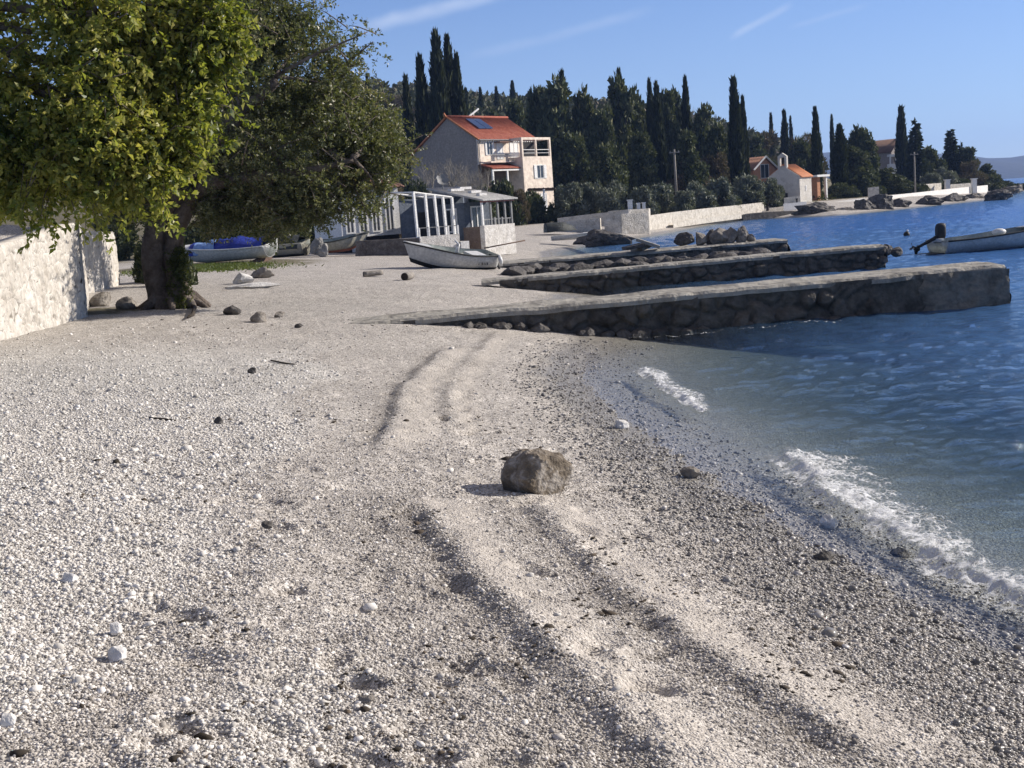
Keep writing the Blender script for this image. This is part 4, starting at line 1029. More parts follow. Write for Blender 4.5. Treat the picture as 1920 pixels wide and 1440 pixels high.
part('plinth', bxf(FR, a - .05, b + .05, -pr - .06, -.2, zg, 1.95), M_concrete, H)
# dark low garden wall and the pergola beside the house
f = at(1003, 402, 119.); mb = MB(); k = FPX / 119.
P = [at(968, 418, 118), at(1012, 413, 120), at(1012, 390, 120), at(968, 395, 118)]
mb.prism(P, (.1, .35, 0)); solo('garden_wall', mb, M_greystone, 'dark low stone wall in front of the peach house, left of its white door', 'wall')
pg = thing('pergola', 'vine pergola with a dark beam reaching right from the peach house', 'pergola', (*at(1065, 395, 120)[:2], 1.4))
A_, B_ = at(990, 355, 122.), at(1066, 353, 120.)
mb = MB(); mb.bar(A_, B_, .14); mb.bar(A_ + [0, 2.2, 0], B_ + [0, 2.2, 0], .14); part('beam', mb, M_wood, pg)
for q in (B_, B_ + np.array([0, 2.2, 0]), (A_ + B_) / 2 + np.array([-.4, 0, 0])):
    mb = MB(); mb.bar([q[0], q[1], 1.0], q, .16); part('post', mb, M_white, pg)
mb = MB()
for q in np.linspace(.05, .95, 9): c0 = A_ + (B_ - A_) * q; mb.bar(c0 + [0, -.3, .1], c0 + [0, 2.5, .1], .06)
part('slats', mb, M_wood, pg)

# ---------------------------------------------------------------- beach shack with its white stone porch
sd = 60.; O = at(911, 468, sd); z0 = .35
FS = Frame((O[0], O[1], 0), rad(48))
S_ = thing('beach_shack', 'low beach shack with sheet roof and white stone porch', 'shack', (*FS.p(1, 1.5, 0)[:2], .6))
Ls, Ws = 2.15, 3.3; zc = 2.98
part('porch_wall', bxf(FS, 0, Ls, 0, .28, z0, 1.78), M_porch, S_, label='white stone porch wall')
part('side_wall', bxf(FS, .0, .2, .285, 1.35, z0, 1.74), M_brownwall, S_, label='rough brown side wall')
part('floor', bxf(FS, .21, Ls, .285, 3.2, z0, 1.0), M_concrete, S_)
for u in (.04, .62, 1.12, 1.62, 2.08):
    mb = MB(); mb.box(u - .045, u + .045, .06, .15, 1.78, 2.86); part('post', mb.xf(FS), M_white if u < .1 else M_metal, S_)
mb = MB(); mb.box(.1, 2.05, .08, .12, 2.02, 2.07)
for u in (.85, 1.36): mb.box(u - .05, u + .05, .05, .16, 1.78, 2.12)
for q in range(12): mb.box(.14 + q * .16, .165 + q * .16, .09, .115, 1.78, 2.02)
part('balustrade', mb.xf(FS), M_metal, S_)
mb = MB(); mb.box(-.05, Ls + .1, .02, .12, 2.84, 2.93); part('fascia', mb.xf(FS), noisy('faded red board', (.22, .09, .08), (.34, .16, .14), 3.), S_)
mb = MB(); corr_roof(mb, FS, -.12, Ls + .2, (-.12, 2.97), (Ws + .2, 3.72), .16, .02, .07); rf = part('roof', mb, M_sheet, S_, True)
mb = MB()
for u, v, l in ((.25, 2.2, .9), (.9, 1.5, .7), (1.3, 2.6, .8), (.6, .7, .5)):
    zz = 3.0 + .205 * v; mb.box(u, u + l, v, v + .22, zz + .03, zz + .15)
part('ballast_slabs', mb.xf(FS), M_whiterock, rf)
part('back_room', bxf(FS, .25, Ls - .05, 1.45, 3.2, 1.0, 2.9), M_bluegrey, S_)
window(FS, S_, 2.3, 2.1, .6, 1.0, .25, False, axis='v'); window(FS, S_, 1.1, 2.1, .7, 1.1, 1.45, False)
# satellite dish on the roof
dc = at(829, 338, 62.3)
ds = thing('satellite_dish', 'grey satellite dish standing on the shack roof', 'satellite dish', dc - np.array([0, 0, .55]))
v, f_ = ico(3); sel = v[:, 2] < -.72; idx = {i: j for j, i in enumerate(np.where(sel)[0])}
vv = v[sel] * np.array([.46, .46, .46]); vv[:, 2] += .40; ff = [tuple(idx[i] for i in t) for t in f_ if all(i in idx for i in t)]
rot = np.array(Matrix.Rotation(rad(62), 3, 'X')) ; rz_ = np.array(Matrix.Rotation(rad(25), 3, 'Z'))
mb = MB(); top_ = (vv @ rot.T @ rz_.T) + dc; bot_ = top_ + np.array([0, .02, -.005]); mb.add(np.vstack([top_, bot_]), ff + [tuple(q + len(vv) for q in t[::-1]) for t in ff]); part('dish', mb, M_metal, ds, True)
mb = MB(); mb.tube([dc + [0, .1, -.55], dc + [0, .08, 0]], .025, 6); mb.tube([dc + [.05, -.05, -.22], dc + [.28, -.28, -.16]], .014, 5); part('mast', mb, M_metal, ds)

# terrace with the pergola of white posts
td = 57.5; O = at(789, 466, td); FT = Frame((O[0], O[1], 0), rad(30))
T_ = thing('beach_terrace', 'beach terrace with white rubble wall and five white pergola posts', 'terrace', (*FT.p(.9, .8, 0)[:2], .8))
Lt = 2.0
part('terrace_wall', bxf(FT, 0, Lt, 0, .25, .3, 1.50), M_porch, T_)
part('terrace_floor', bxf(FT, 0.01, Lt, .255, 2.6, .3, 1.45), M_concrete, T_)
part('steps', bxf(FT, Lt + .005, Lt + .42, -.1, .9, .3, 1.15), M_concrete, T_)
for q in range(5):
    mb = MB(); u = .03 + q * .49; mb.box(u - .035, u + .035, .06, .14, 1.50, 1.90); part('baluster', mb.xf(FT), M_white, T_)
mb = MB(); mb.box(0, Lt, .08, .12, 1.86, 1.90); part('rail', mb.xf(FT), M_metal, T_)
tops = [(775, 361), (797, 364.5), (814, 366), (830, 369), (847, 370)]; bots = [(782, 430), (803, 429), (821, 428), (836, 427), (852, 426)]
tops3 = [at(*a, 58.2 + i * .35) for i, a in enumerate(tops)]; bots3 = [at(*a, 58.2 + i * .35) for i, a in enumerate(bots)]
for a, b in zip(tops3, bots3):
    mb = MB(); b = b.copy(); b[2] = 1.44; mb.bar(b, a, .10); part('post', mb, M_white, T_)
mb = MB(); mb.bar(tops3[0], tops3[-1], .07)
for i in (0, 2, 4): mb.bar(tops3[i], tops3[i] + np.array([-1.3, 2.2, .1]), .06)
mb.bar(tops3[0] + np.array([-1.3, 2.2, .1]), tops3[4] + np.array([-1.3, 2.2, .1]), .06)
part('pergola_beam', mb, M_white, T_)
# store room behind the terrace, the shade there painted as dark walls
P0 = at(752, 430, 61.); P1 = at(872, 425, 63.5)
mb = MB(); w2 = np.array([.0, .6, 0]); mb.prism([(P0[0], P0[1], .6), (P1[0], P1[1], .6), (P1[0], P1[1], 3.25), (P0[0], P0[1], 3.25)], w2 * 3)
st_ = thing('store_room', 'store room behind the white pergola posts, shade painted as dark walls', 'shed', ((P0[0] + P1[0]) / 2, P0[1] + 2, .8)); part('wall', mb, M_bluegrey, st_)
for e0, e1, mt in ((.28, .42, M_dark), (.55, .66, M_white), (.74, .92, M_brownwall)):
    q0 = P0 + (P1 - P0) * e0; q1 = P0 + (P1 - P0) * e1
    mb = MB(); mb.prism([(q0[0], q0[1] - .03, .9), (q1[0], q1[1] - .03, .9), (q1[0], q1[1] - .03, 2.6), (q0[0], q0[1] - .03, 2.6)], (0, .06, 0)); part('door', mb, mt, st_)

# white cottage half hidden by the carob crown
O = at(642, 446, 62.5); FW = Frame((O[0], O[1], 0), rad(30))
Wt = thing('white_cottage', 'white cottage with tall narrow doors, half hidden by the carob crown', 'cottage', (*FW.p(1.5, 1.5, 0)[:2], 1.0))
part('wall', bxf(FW, 0, 3.15, 0, 3.5, 1.62, 4.0), M_white, Wt)
part('undercroft', bxf(FW, .05, 3.1, .12, 3.4, .5, 1.615), M_dark, Wt)
part('white_step', bxf(FW, .5, 3.0, -.25, .1, .9, 1.36), M_concrete, Wt)
for u in (.45, 1.15, 1.85, 2.6):
    window(FW, Wt, u, 2.62, .34, 1.5, 0, False, name='door', glass=M_metal)
mb = MB(); corr_roof(mb, FW, -.2, 3.35, (-.4, 4.0), (3.7, 4.9), .3, .04); part('roof', mb, M_tiledark, Wt, True)
# low dark masonry in front of the cottage
mb = MB(); P = [at(666, 484, 57.), at(790, 478, 57.6), at(790, 446, 57.6), at(668, 452, 57.)]; mb.prism(P, (.05, .5, 0))
solo('masonry_wall', mb, M_greystone, 'low dark masonry wall left of the beached white boat', 'wall')

# ---------------------------------------------------------------- walls along the far beach
def px_wall(pts, thick, mat, name, label, cat='wall', zdown=.6):
    """wall through photograph points (px, py_top, distance, height)"""
    mb = MB(); T = [at(px, py, d) for px, py, d, h in pts]; n = len(T)
    V = []
    for (px, py, d, h), t in zip(pts, T):
        V += [(t[0], t[1], t[2] - h - zdown), t, (t[0] + thick * .2, t[1] + thick, t[2]), (t[0] + thick * .2, t[1] + thick, t[2] - h - zdown)]
    F = [(0, 1, 2, 3), (4 * n - 1, 4 * n - 2, 4 * n - 3, 4 * n - 4)]
    for i in range(n - 1):
        for k in range(4): F.append((4 * i + k, 4 * i + (k + 1) % 4, 4 * i + 4 + (k + 1) % 4, 4 * i + 4 + k))
    mb.add(V, F); return solo(name, mb, mat, label, cat)
px_wall([(1050, 416, 92, 1.0), (1075, 413, 92, 1.1), (1125, 409, 91.5, 1.1)], .5, M_limefar, 'stone_wall', 'low rubble wall right of the dark upturned boat', zdown=.3)
px_wall([(1132, 405, 91, 1.4), (1165, 401, 91, 1.5), (1216, 399, 92, 1.5)], .6, M_limefar, 'stone_wall', 'white block wall left of the sandy far beach')
px_wall([(1045, 409, 104, 1.0), (1110, 401, 104, 1.0), (1150, 397, 104, 1.0)], .5, M_limefar, 'stone_wall', 'pale garden wall below the pergola of the peach house')
px_wall([(1140, 396, 97, 1.3), (1178, 393, 97, 1.3), (1216, 391, 98, 1.3)], 1.5, M_limefar, 'stone_wall', 'higher wall block that carries three white pillars')
px_wall([(1217, 404, 99, 1.0), (1260, 398, 106, 1.0), (1320, 391, 115, 1.1), (1380, 385, 124, 1.1), (1432, 379, 131, 1.1)], .8, M_limefar, 'sea_wall', 'long pale stone sea wall behind the far sandy beach', 'sea wall')
px_wall([(1262, 417, 104, .15), (1330, 408, 114, .15), (1397, 400, 124, .15)], 1.0, M_limefar, 'beach_kerb', 'low pale concrete kerb at the foot of the sea wall', 'kerb', .3)
for px, py, h, wd, lb in ((1181, 376, .78, .17, 'tallest and thickest of the three white pillars on the wall block'), (1197, 382, .5, .12, 'short white pillar between two others on the wall block'), (1207, 381, .48, .12, 'short white pillar at the right end of the wall block')):
    t = at(px, py, 98.); mb = MB(); mb.box(t[0] - wd, t[0] + wd, t[1] - wd, t[1] + wd, t[2] - h - .2, t[2]); mb.box(t[0] - wd * 1.3, t[0] + wd * 1.3, t[1] - wd * 1.3, t[1] + wd * 1.3, t[2], t[2] + .07)
    solo('pillar', mb, M_white, lb, 'pillar', group='white pillars on the wall block')
px_wall([(1393, 402, 123, .6), (1440, 398, 124, .6), (1482, 396, 125, .6), (1512, 397, 125.5, .5)], 4.0, M_darkrock, 'stone_quay', 'dark low stone quay in front of the chapel', 'quay', .8)
px_wall([(1470, 371, 131, 1.0), (1500, 367, 131.5, 1.0)], .5, M_limefar, 'stone_wall', 'stone wall at the foot of the chapel front')
px_wall([(1469, 382, 130, .5), (1512, 378, 131, .5)], .6, M_white, 'white_step', 'white step below the wall of the chapel front', 'step', .3)
px_wall([(1552, 380, 136, .6), (1585, 376, 138, .6), (1622, 371, 140, .6)],   .6, M_concrete, 'sea_wall', 'short white sea wall right of the chapel', 'sea wall')
px_wall([(1660, 367, 142, .7), (1720, 361, 152, .7), (1790, 353, 168, .7), (1852, 347, 186, .7)], .6, M_concrete, 'sea_wall', 'long white sea wall on the far headland', 'sea wall')
px_wall([(1628, 352, 141, 1.7), (1648, 350, 141, 1.7)], .9, M_limefar, 'stone_block', 'square pale masonry block between the two white sea walls', 'masonry block')
for px, py, h, lb in ((1776, 338, 1.6, 'left cream gate pillar behind the long white sea wall'), (1826, 336, 1.7, 'right cream gate pillar behind the long white sea wall')):
    t = at(px, py, 176.); mb = MB(); mb.box(t[0] - .3, t[0] + .3, t[1] - .3, t[1] + .3, t[2] - h - .5, t[2]); mb.box(t[0] - .4, t[0] + .4, t[1] - .4, t[1] + .4, t[2], t[2] + .12); solo('gate_pillar', mb, M_white, lb, 'pillar')
px_wall([(1780, 346, 177, .9), (1822, 343, 180, .9)], .3, M_limefar, 'garden_wall', 'cream garden wall between the two gate pillars')
px_wall([(1725, 346, 172, 1.), (1765, 343, 178, 1.)], .4, M_limefar, 'garden_wall', 'grey green garden wall left of the gate pillars')
t = at(1494, 372, 131.); mb = MB(); mb.tube([t - [0, 0, 1.15], t - [0, 0, .1]], [.10, .09], 8); mb.tube([t - [0, 0, .1], t], [.15, .12], 8); solo('mooring_post', mb, M_dark, 'dark mooring post standing before the chapel wall', 'post')

# ---------------------------------------------------------------- chapel
O = at(1501, 386, 138.); FC = Frame((O[0], O[1], 0), rad(50))
ch = thing('chapel', 'small stone chapel with orange tiled roof and open bell gable', 'chapel', (*FC.p(1.3, 2, 0)[:2], .6))
Lc, Wc, zc, zrc = 2.75, 3.9, 4.0, 5.25
M_chapel = masonry('chapel stone', [(.46, .43, .38), (.60, .57, .51), (.53, .50, .45)], (.50, .48, .44), (2.4, 2.4, 2.4), .5)
part('wall', body(FC, Lc, Wc, -.2, zc, zc, Wc / 2, zrc), M_chapel, ch)
mb = MB(); corr_roof(mb, FC, .12, Lc + .12, (-.18, zc - .06), (Wc / 2, zrc + .1)); corr_roof(mb, FC, .12, Lc + .12, (Wc / 2, zrc + .1), (Wc + .18, zc - .06)); part('roof', mb, M_tileold, ch, True)
mb = MB()
for v in (Wc / 2 - .52, Wc / 2 + .26): mb.box(-.02, .30, v, v + .26, zrc - .4, zrc + .85)
mb.box(-.02, .30, Wc / 2 - .52, Wc / 2 + .52, zrc + .85, zrc + 1.0); mb.prism([(-.02, Wc / 2 - .5, zrc + 1.0), (-.02, Wc / 2 + .5, zrc + 1.0), (-.02, Wc / 2, zrc + 1.35)], (.32, 0, 0))
part('bell_gable', mb.xf(FC), M_chapel, ch)
part('door', bxf(FC, -.03, -.003, Wc / 2 - .5, Wc / 2 + .5, .6, 2.3), M_dark, ch)
window(FC, ch, 1.4, 2.7, .16, .42, 0., False, glass=M_dark)
# porch house behind the chapel
O = at(1536, 372, 147.); FP = Frame((O[0], O[1], 0), rad(40))
po = thing('porch_house', 'brick porch with flat white roof slab right behind the chapel', 'house', (*FP.p(.8, 1, 0)[:2], 1.0))
part('wall', bxf(FP, 0, .55, .2, 3.0, .2, 3.85), M_brick, po); part('roof_slab', bxf(FP, -.6, 1.75, -.3, 3.2, 3.86, 4.1), M_white, po)
mb = MB(); mb.box(1.25, 1.5, -.1, .15, .2, 3.855); part('post', mb.xf(FP), M_white, po)
# brick house with a white gable trim, further back
O = at(1455, 338, 190.); FB = Frame((O[0], O[1], 0), rad(128))
bh = thing('brick_house', 'orange brick house whose gable has white trim and a wide window', 'house', (*FB.p(-1, -2, 0)[:2], 2.5))
e_ = 5.0; zg_, zt_ = 4.3 + .0, 6.4
zB = at(1402, 319, 190.)[2]; zT = at(1428, 296, 190.)[2]
part('wall', body(Frame((O[0], O[1], 0), rad(128)), 5.0, 4.9, 1.5, zB, zB, 2.45, zT), M_brick, bh)
mb = MB(); corr_roof(mb, FB, -.35, 5.2, (-.3, zB - .1), (2.45, zT + .15)); corr_roof(mb, FB, -.35, 5.2, (2.45, zT + .15), (5.2, zB - .1)); part('roof', mb, M_tiledark, bh, True)
mb = MB()
for v0, v1 in ((-.3, 2.45), (5.2, 2.45)): mb.bar(FB.p(-.38, v0, zB - .12), FB.p(-.38, v1, zT + .12), .2)
part('gable_trim', mb, M_white, bh)
window(FB, bh, 2.45, zB - .35, 1.7, 1.9, 0., False, axis='v', out=-1)
# far house on the headland
O = at(1702, 322, 215.); FH = Frame((O[0], O[1], 0), rad(128))
fh = thing('headland_house', 'far house with brown roof and white terrace among the headland trees', 'house', (*FH.p(-1, 2, 0)[:2], 1.5))
zE = at(1690, 283, 215)[2]; zR = at(1670, 262, 215)[2]
part('wall', body(FH, 6.5, 4.4, 0.5, zE, zE, 2.2, zR), M_wallshade, fh)
mb = MB(); corr_roof(mb, FH, -.2, 6.7, (-.3, zE - .1), (2.2, zR + .1)); corr_roof(mb, FH, -.2, 6.7, (2.2, zR + .1), (4.7, zE - .1)); part('roof', mb, M_tilebrown, fh, True)
part('chimney', bxf(FH, .05, .45, 1.5, 1.9, zR - .8, zR + .6), M_white, fh)
T0 = at(1668, 297, 212.); FH2 = Frame((T0[0], T0[1], 0), rad(8))
part('terrace_slab', bxf(FH2, 0, 3.3, 0, 3., T0[2] + .25, T0[2] + .65), M_white, fh); part('terrace_wall', bxf(FH2, 0, 3.3, .1, 3., .5, T0[2] - .9), M_white, fh)
for u in (.1, 1.1, 2.1, 3.0):
    part('column', bxf(FH2, u, u + .2, .12, .32, T0[2] - .9, T0[2] + .25), M_white, fh)
part('terrace_back', bxf(FH2, .3, 3.1, 2.0, 2.1, T0[2] - .9, T0[2] + .25), M_dark, fh)
P0 = at(1702, 313, 206.); mb = MB(); mb.box(P0[0], P0[0] + 1.2, P0[1], P0[1] + .4, P0[2] - 2.5, P0[2] + .5); solo('white_hut', mb.box(P0[0] - .1, P0[0] + 1.3, P0[1] - .1, P0[1] + .5, P0[2] + .5, P0[2] + .62), M_white, 'small white hut below the headland house beside the utility pole', 'hut')
# utility poles
for px, p0, p1, d, lb in ((1714, 285, 366, 160., 'tall pale utility pole on the headland in front of the fir'), (1264, 280, 360, 125., 'utility pole among the dark trees above the olive bushes')):
    a = at(px, p0, d); b = at(px + 3, p1, d); root = thing('utility_pole', lb, 'pole', (b[0], b[1], b[2] - .8))
    mb = MB(); mb.tube([[a[0], a[1], b[2] - 1.2], a], [.13, .09], 8); part('shaft', mb, noisy('pole wood', (.20, .18, .15), (.30, .27, .23), 3.), root, True)
    mb = MB(); mb.bar(a + [-.5, 0, -.3], a + [.5, 0, -.3], .08)
    for q in (-.4, 0, .4): mb.tube([a + [q, 0, -.26], a + [q, 0, -.12]], .035, 6)
    part('crossarm', mb, M_metal, root)
# ================================================================== BOATS
M_hullwhite = noisy('white boat paint', (.56, .56, .54), (.68, .675, .65), 2.5, .45, .06, spec=.5)
M_hullgrey = noisy('grey white hull', (.40, .41, .41), (.50, .505, .50), 2.5, .5, .06, spec=.4)
M_hullold = noisy('faded old hull', (.30, .28, .22), (.44, .42, .34), 2.5, .7, .15)
M_redbot = noisy('red bottom paint', (.28, .10, .07), (.38, .17, .12), 3., .8, .15)
M_rubber = noisy('black rubber', (.012, .012, .013), (.03, .03, .03), 4., .6, .1)
M_bluetarp = noisy('blue tarpaulin', (.010, .022, .20), (.022, .05, .34), 1.6, .5, .5)
M_lightblue = noisy('pale blue tarpaulin', (.14, .24, .50), (.25, .38, .62), 2., .5, .5)
M_inside = noisy('boat inside paint', (.24, .27, .25), (.36, .39, .36), 2.5, .7, .15)
M_tarpgrey = noisy('grey tarpaulin', (.17, .165, .15), (.33, .32, .30), 2., .8, .8)
M_darktarp = noisy('dark boat cover', (.025, .03, .028), (.06, .065, .06), 2., .7, .5)
def hull_pts(L, B, H, sheer, nu, nv, off=0., stern=.8, rake=.45):
    """half hull stations from the stern (u=0) to the bow, keel to gunwale"""
    R = np.zeros((nu, nv, 3))
    for i in range(nu):
        e = i / (nu - 1); b = B / 2 * (stern + (1 - stern) * math.sin(min(e / .45, 1) * math.pi / 2)) * (1 - max(0, (e - .42) / .58) ** 2.3)
        zk = H * .5 * max(0, (e - .62) / .38) ** 2.2; zg = H * (1 + .10 * max(0, .3 - e)) + sheer * e ** 2
        for j in range(nv):
            th = j / (nv - 1) * math.pi / 2; y = max(b - off, .004) * math.sin(th) ** .62; z = zk + off + (zg - zk - off) * (1 - math.cos(th)) ** .9
            R[i, j] = (e * L + rake * e ** 6 * (z / (H + sheer)) - (off if e > .9 else 0), y, z)
    return R
def boat(root, xf, L, B, H, sheer, mats, thwarts=(.25, .55), fore=.78, keelpaint=None, stern=.8, deck=True):
    nu, nv = 26, 11; A_ = hull_pts(L, B, H, sheer, nu, nv, 0, stern); I_ = hull_pts(L, B, H, sheer, nu, nv, .035, stern)
    def shell(Rr, flip):
        V = np.concatenate([Rr[:, ::-1] * [1, -1, 1], Rr[:, 1:]], 1); m_ = V.shape[1]
        Fq = grid_faces(nu, m_).tolist(); return V.reshape(-1, 3), ([q[::-1] for q in Fq] if flip else Fq), m_
    mb = MB(); V, Fq, m_ = shell(A_, False); V2, F2, _ = shell(I_, True); n0 = len(V)
    mb.add(V, Fq); mb.add(V2, [])
    lin = MB(); lin.add(V2 + [0, 0, .004], F2); lin.f.append(tuple(q for q in range(m_ - 1, -1, -1)))
    mb.f.append(tuple(range(m_)))
    for i in range(nu - 1):
        for c in (0, m_ - 1):
            a, b = i * m_ + c, (i + 1) * m_ + c; mb.f.append((a, b, b + n0, a + n0))
    hull = part('hull', mb.xf(xf), mats['hull'], root, True)
    part('lining', lin.xf(xf), mats.get('lining', M_inside), hull, True)
    g = A_[:, -1]; mb = MB()
    for sg in (1, -1): mb.tube([p_ * [1, sg, 1] + [0, sg * .012, -.02] for p_ in g], .028, 6)
    part('rub_rail', mb.xf(xf), mats.get('rail', M_rubber), root, True)
    if keelpaint is not None:
        mb = MB(); V = []; w_ = 5; ext = hull_pts(L, B, H, sheer, nu, nv, -.008, stern)[:, :w_]
        V = np.concatenate([ext[:, ::-1] * [1, -1, 1], ext[:, 1:]], 1); V[:, :, 2] -= .008; mb.add(V.reshape(-1, 3), grid_faces(nu, V.shape[1]).tolist()); part('bottom_paint', mb.xf(xf), keelpaint, hull, True)
    for e in thwarts:
        i = int(e * (nu - 1)); y = I_[i, -3, 1]; z = I_[i, -3, 2] ; x = I_[i, -1, 0]
        mb = MB(); mb.box(x - .12, x + .12, -y, y, z - .03, z); part('thwart', mb.xf(xf), mats.get('thwart', M_inside), root)
    if deck:
        k = int(fore * (nu - 1)); mb = MB(); V = []; 
        for i in range(k, nu): V += [A_[i, -1] * [1, -1, 1] + [0, .02, .008], np.array([A_[i, -1][0], 0, A_[i, -1][2] + .04]), A_[i, -1] + [0, -.02, .008]]
        n_ = nu - k; V += [q - np.array([0, 0, .03]) for q in V]
        mb.add(V, [(3 * i + c, 3 * i + c + 1, 3 * i + c + 4, 3 * i + c + 3) for i in range(n_ - 1) for c in (0, 1)] + [(3 * n_ + 3 * i + c, 3 * n_ + 3 * i + c + 3, 3 * n_ + 3 * i + c + 4, 3 * n_ + 3 * i + c + 1) for i in range(n_ - 1) for c in (0, 1)] + [(0, 3 * n_, 3 * n_ + 1, 1), (1, 3 * n_ + 1, 3 * n_ + 2, 2)])
        part('foredeck', mb.xf(xf), mats['hull'], root, False)
    return hull
def boat_xf(o, ang, heel=0., trim=0.):
    Mx = np.array(Matrix.Rotation(ang, 3, 'Z') @ Matrix.Rotation(-trim, 3, 'Y') @ Matrix.Rotation(heel, 3, 'X'))
    return lambda v: np.asarray(v) @ Mx.T + np.asarray(o)
def strokes(root, xf, x0, z0, y_, n, h, name='hull_lettering', seed=1):
    """small worn dark lettering, too faded to read"""
    r_ = np.random.default_rng(seed); mb = MB(); x = x0
    for q in range(n):
        w_ = h * r_.uniform(.35, .6)
        for s in range(r_.integers(2, 4)):
            if r_.random() < .5: mb.box(x + w_ * .4 * s * .6, x + w_ * .4 * s * .6 + h * .16, y_ - .004, y_ + .004, z0, z0 + h)
            else: zz = z0 + h * r_.uniform(0, .8); mb.box(x, x + w_, y_ - .004, y_ + .004, zz, zz + h * .16)
        x += w_ + h * .28
    part(name, mb.xf(xf), M_rubber, root)

# white boat drawn up on the gravel, bow to the left
g = ground_hit(846, 502); s_ = at(921, 501, g[1] + .35); L = 3.15; ang = rad(180 + 28)
s_[2] = ground_z(s_[0], s_[1]) + .03
X1 = boat_xf((s_[0], s_[1], s_[2]), ang, rad(-11), rad(4))
b1 = thing('beached_boat', 'white open boat with black rail drawn up on the gravel beside the middle pier', 'boat', g)
boat(b1, X1, L, 1.45, .58, .42, {'hull': M_hullgrey, 'thwart': M_hullwhite}, (.3, .6), .8, M_rubber)
mb = MB(); mb.tube([(1.75, .62, .62), (1.68, .56, 1.0), (1.66, .2, 1.06)], .035, 6); mb.tube([(1.82, .60, .62), (1.72, .5, .98)], .03, 6); part('mooring_frame', mb.xf(X1), M_hullwhite, b1, True)
mb = MB(); mb.box(.45, 1.0, -.4, .4, .3, .58); part('engine_box', mb.xf(X1), M_hullwhite, b1)
strokes(b1, X1, .55, .28, .745, 6, .09)
mb = MB(); mb.tube([(.05, .62, .62), (.02, .72, .42), (.0, .74, .22)], [.05, .09, .05], 8); part('fender', mb.xf(X1), M_hullwhite, b1, True)
mb = MB(); mb.box(-.16, .02, -.25, .25, .1, .5); mb.tube([(-.1, 0, .3), (-.35, 0, -.02)], .04, 6); part('outboard_bracket', mb.xf(X1), M_rubber, b1)
mb = MB(); mb.tube([X1(np.array([[.2, -.3, .7]]))[0], X1(np.array([[-1.6, -.5, .95]]))[0]], .025, 6); solo('boat_oar', mb, M_wood, 'dark oar sticking out over the stern of the beached white boat', 'oar', smooth_=True)

# moored boat at the right edge with a tilted outboard
st = atz(1758, 476, 0.0); X2 = boat_xf((st[0], st[1], -.10), rad(8), 0, rad(1.5))
b2 = thing('moored_boat', 'white boat afloat at the right edge with its black outboard tilted up', 'boat', (st[0] + 2, st[1], 0))
boat(b2, X2, 4.6, 1.7, .52, .30, {'hull': M_hullgrey, 'thwart': M_hullwhite}, (.25, .5), .7, None, .9)
mb = MB(); mb.box(-.55, .0, -.5, .5, .09, .14); part('swim_platform', mb.xf(X2), M_rubber, b2)
out_ = None
mb = MB()
for (x, z, rx, ry, rz_) in ((.14, .82, .15, .17, .27),):
    v, f_ = ico(3); vv = np.sign(v) * np.abs(v) ** .6 * [rx, ry, rz_]; vv[:, 0] += .15 * (vv[:, 2]) * .3; mb.add(vv + [x, 0, z], f_)
cowl = part('outboard_cowling', mb.xf(X2), M_rubber, b2, True)
mb = MB(); mb.box(.24, .292, -.1, .1, .96, 1.06); part('cowling_badge', mb.xf(X2), M_hullwhite, cowl)
mb = MB(); mb.tube([(.08, 0, .68), (-.3, 0, .52), (-.72, 0, .36)], [.075, .055, .04], 8); mb.box(-.66, -.55, -.09, .09, .38, .44)
mb.tube([(-.62, 0, .30), (-.86, 0, .40)], [.06, .05], 8); mb.prism([(-.62, 0, .34), (-.80, 0, .36), (-.78, 0, .16), (-.70, 0, .16)], (0, .015, 0)); leg_ = part('outboard_leg', mb.xf(X2), M_rubber, b2, True)
mb = MB()
for a_ in (0, 2.09, 4.19):
    c_, s2 = math.cos(a_), math.sin(a_); mb.add([(-.86, 0, .40), (-.84, .05 * c_ - .12 * s2, .40 + .05 * s2 + .12 * c_), (-.90, -.17 * s2, .40 + .17 * c_), (-.88, -.05 * c_ - .12 * s2, .40 - .05 * s2 + .12 * c_)], [(0, 1, 2, 3)])
part('propeller', mb.xf(X2), M_metal, leg_)
mb = MB(); mb.box(-.06, .1, -.3, .3, .50, .60); part('motor_bracket', mb.xf(X2), M_hullwhite, b2)
mb = MB(); v, f_ = ico(2); mb.add(v * [.24, .2, .12] + [2.0, -.3, .62], f_); part('white_cushion', mb.xf(X2), M_hullwhite, b2, True)
strokes(b2, X2, 3.05, .36, -.832, 5, .07, seed=4)

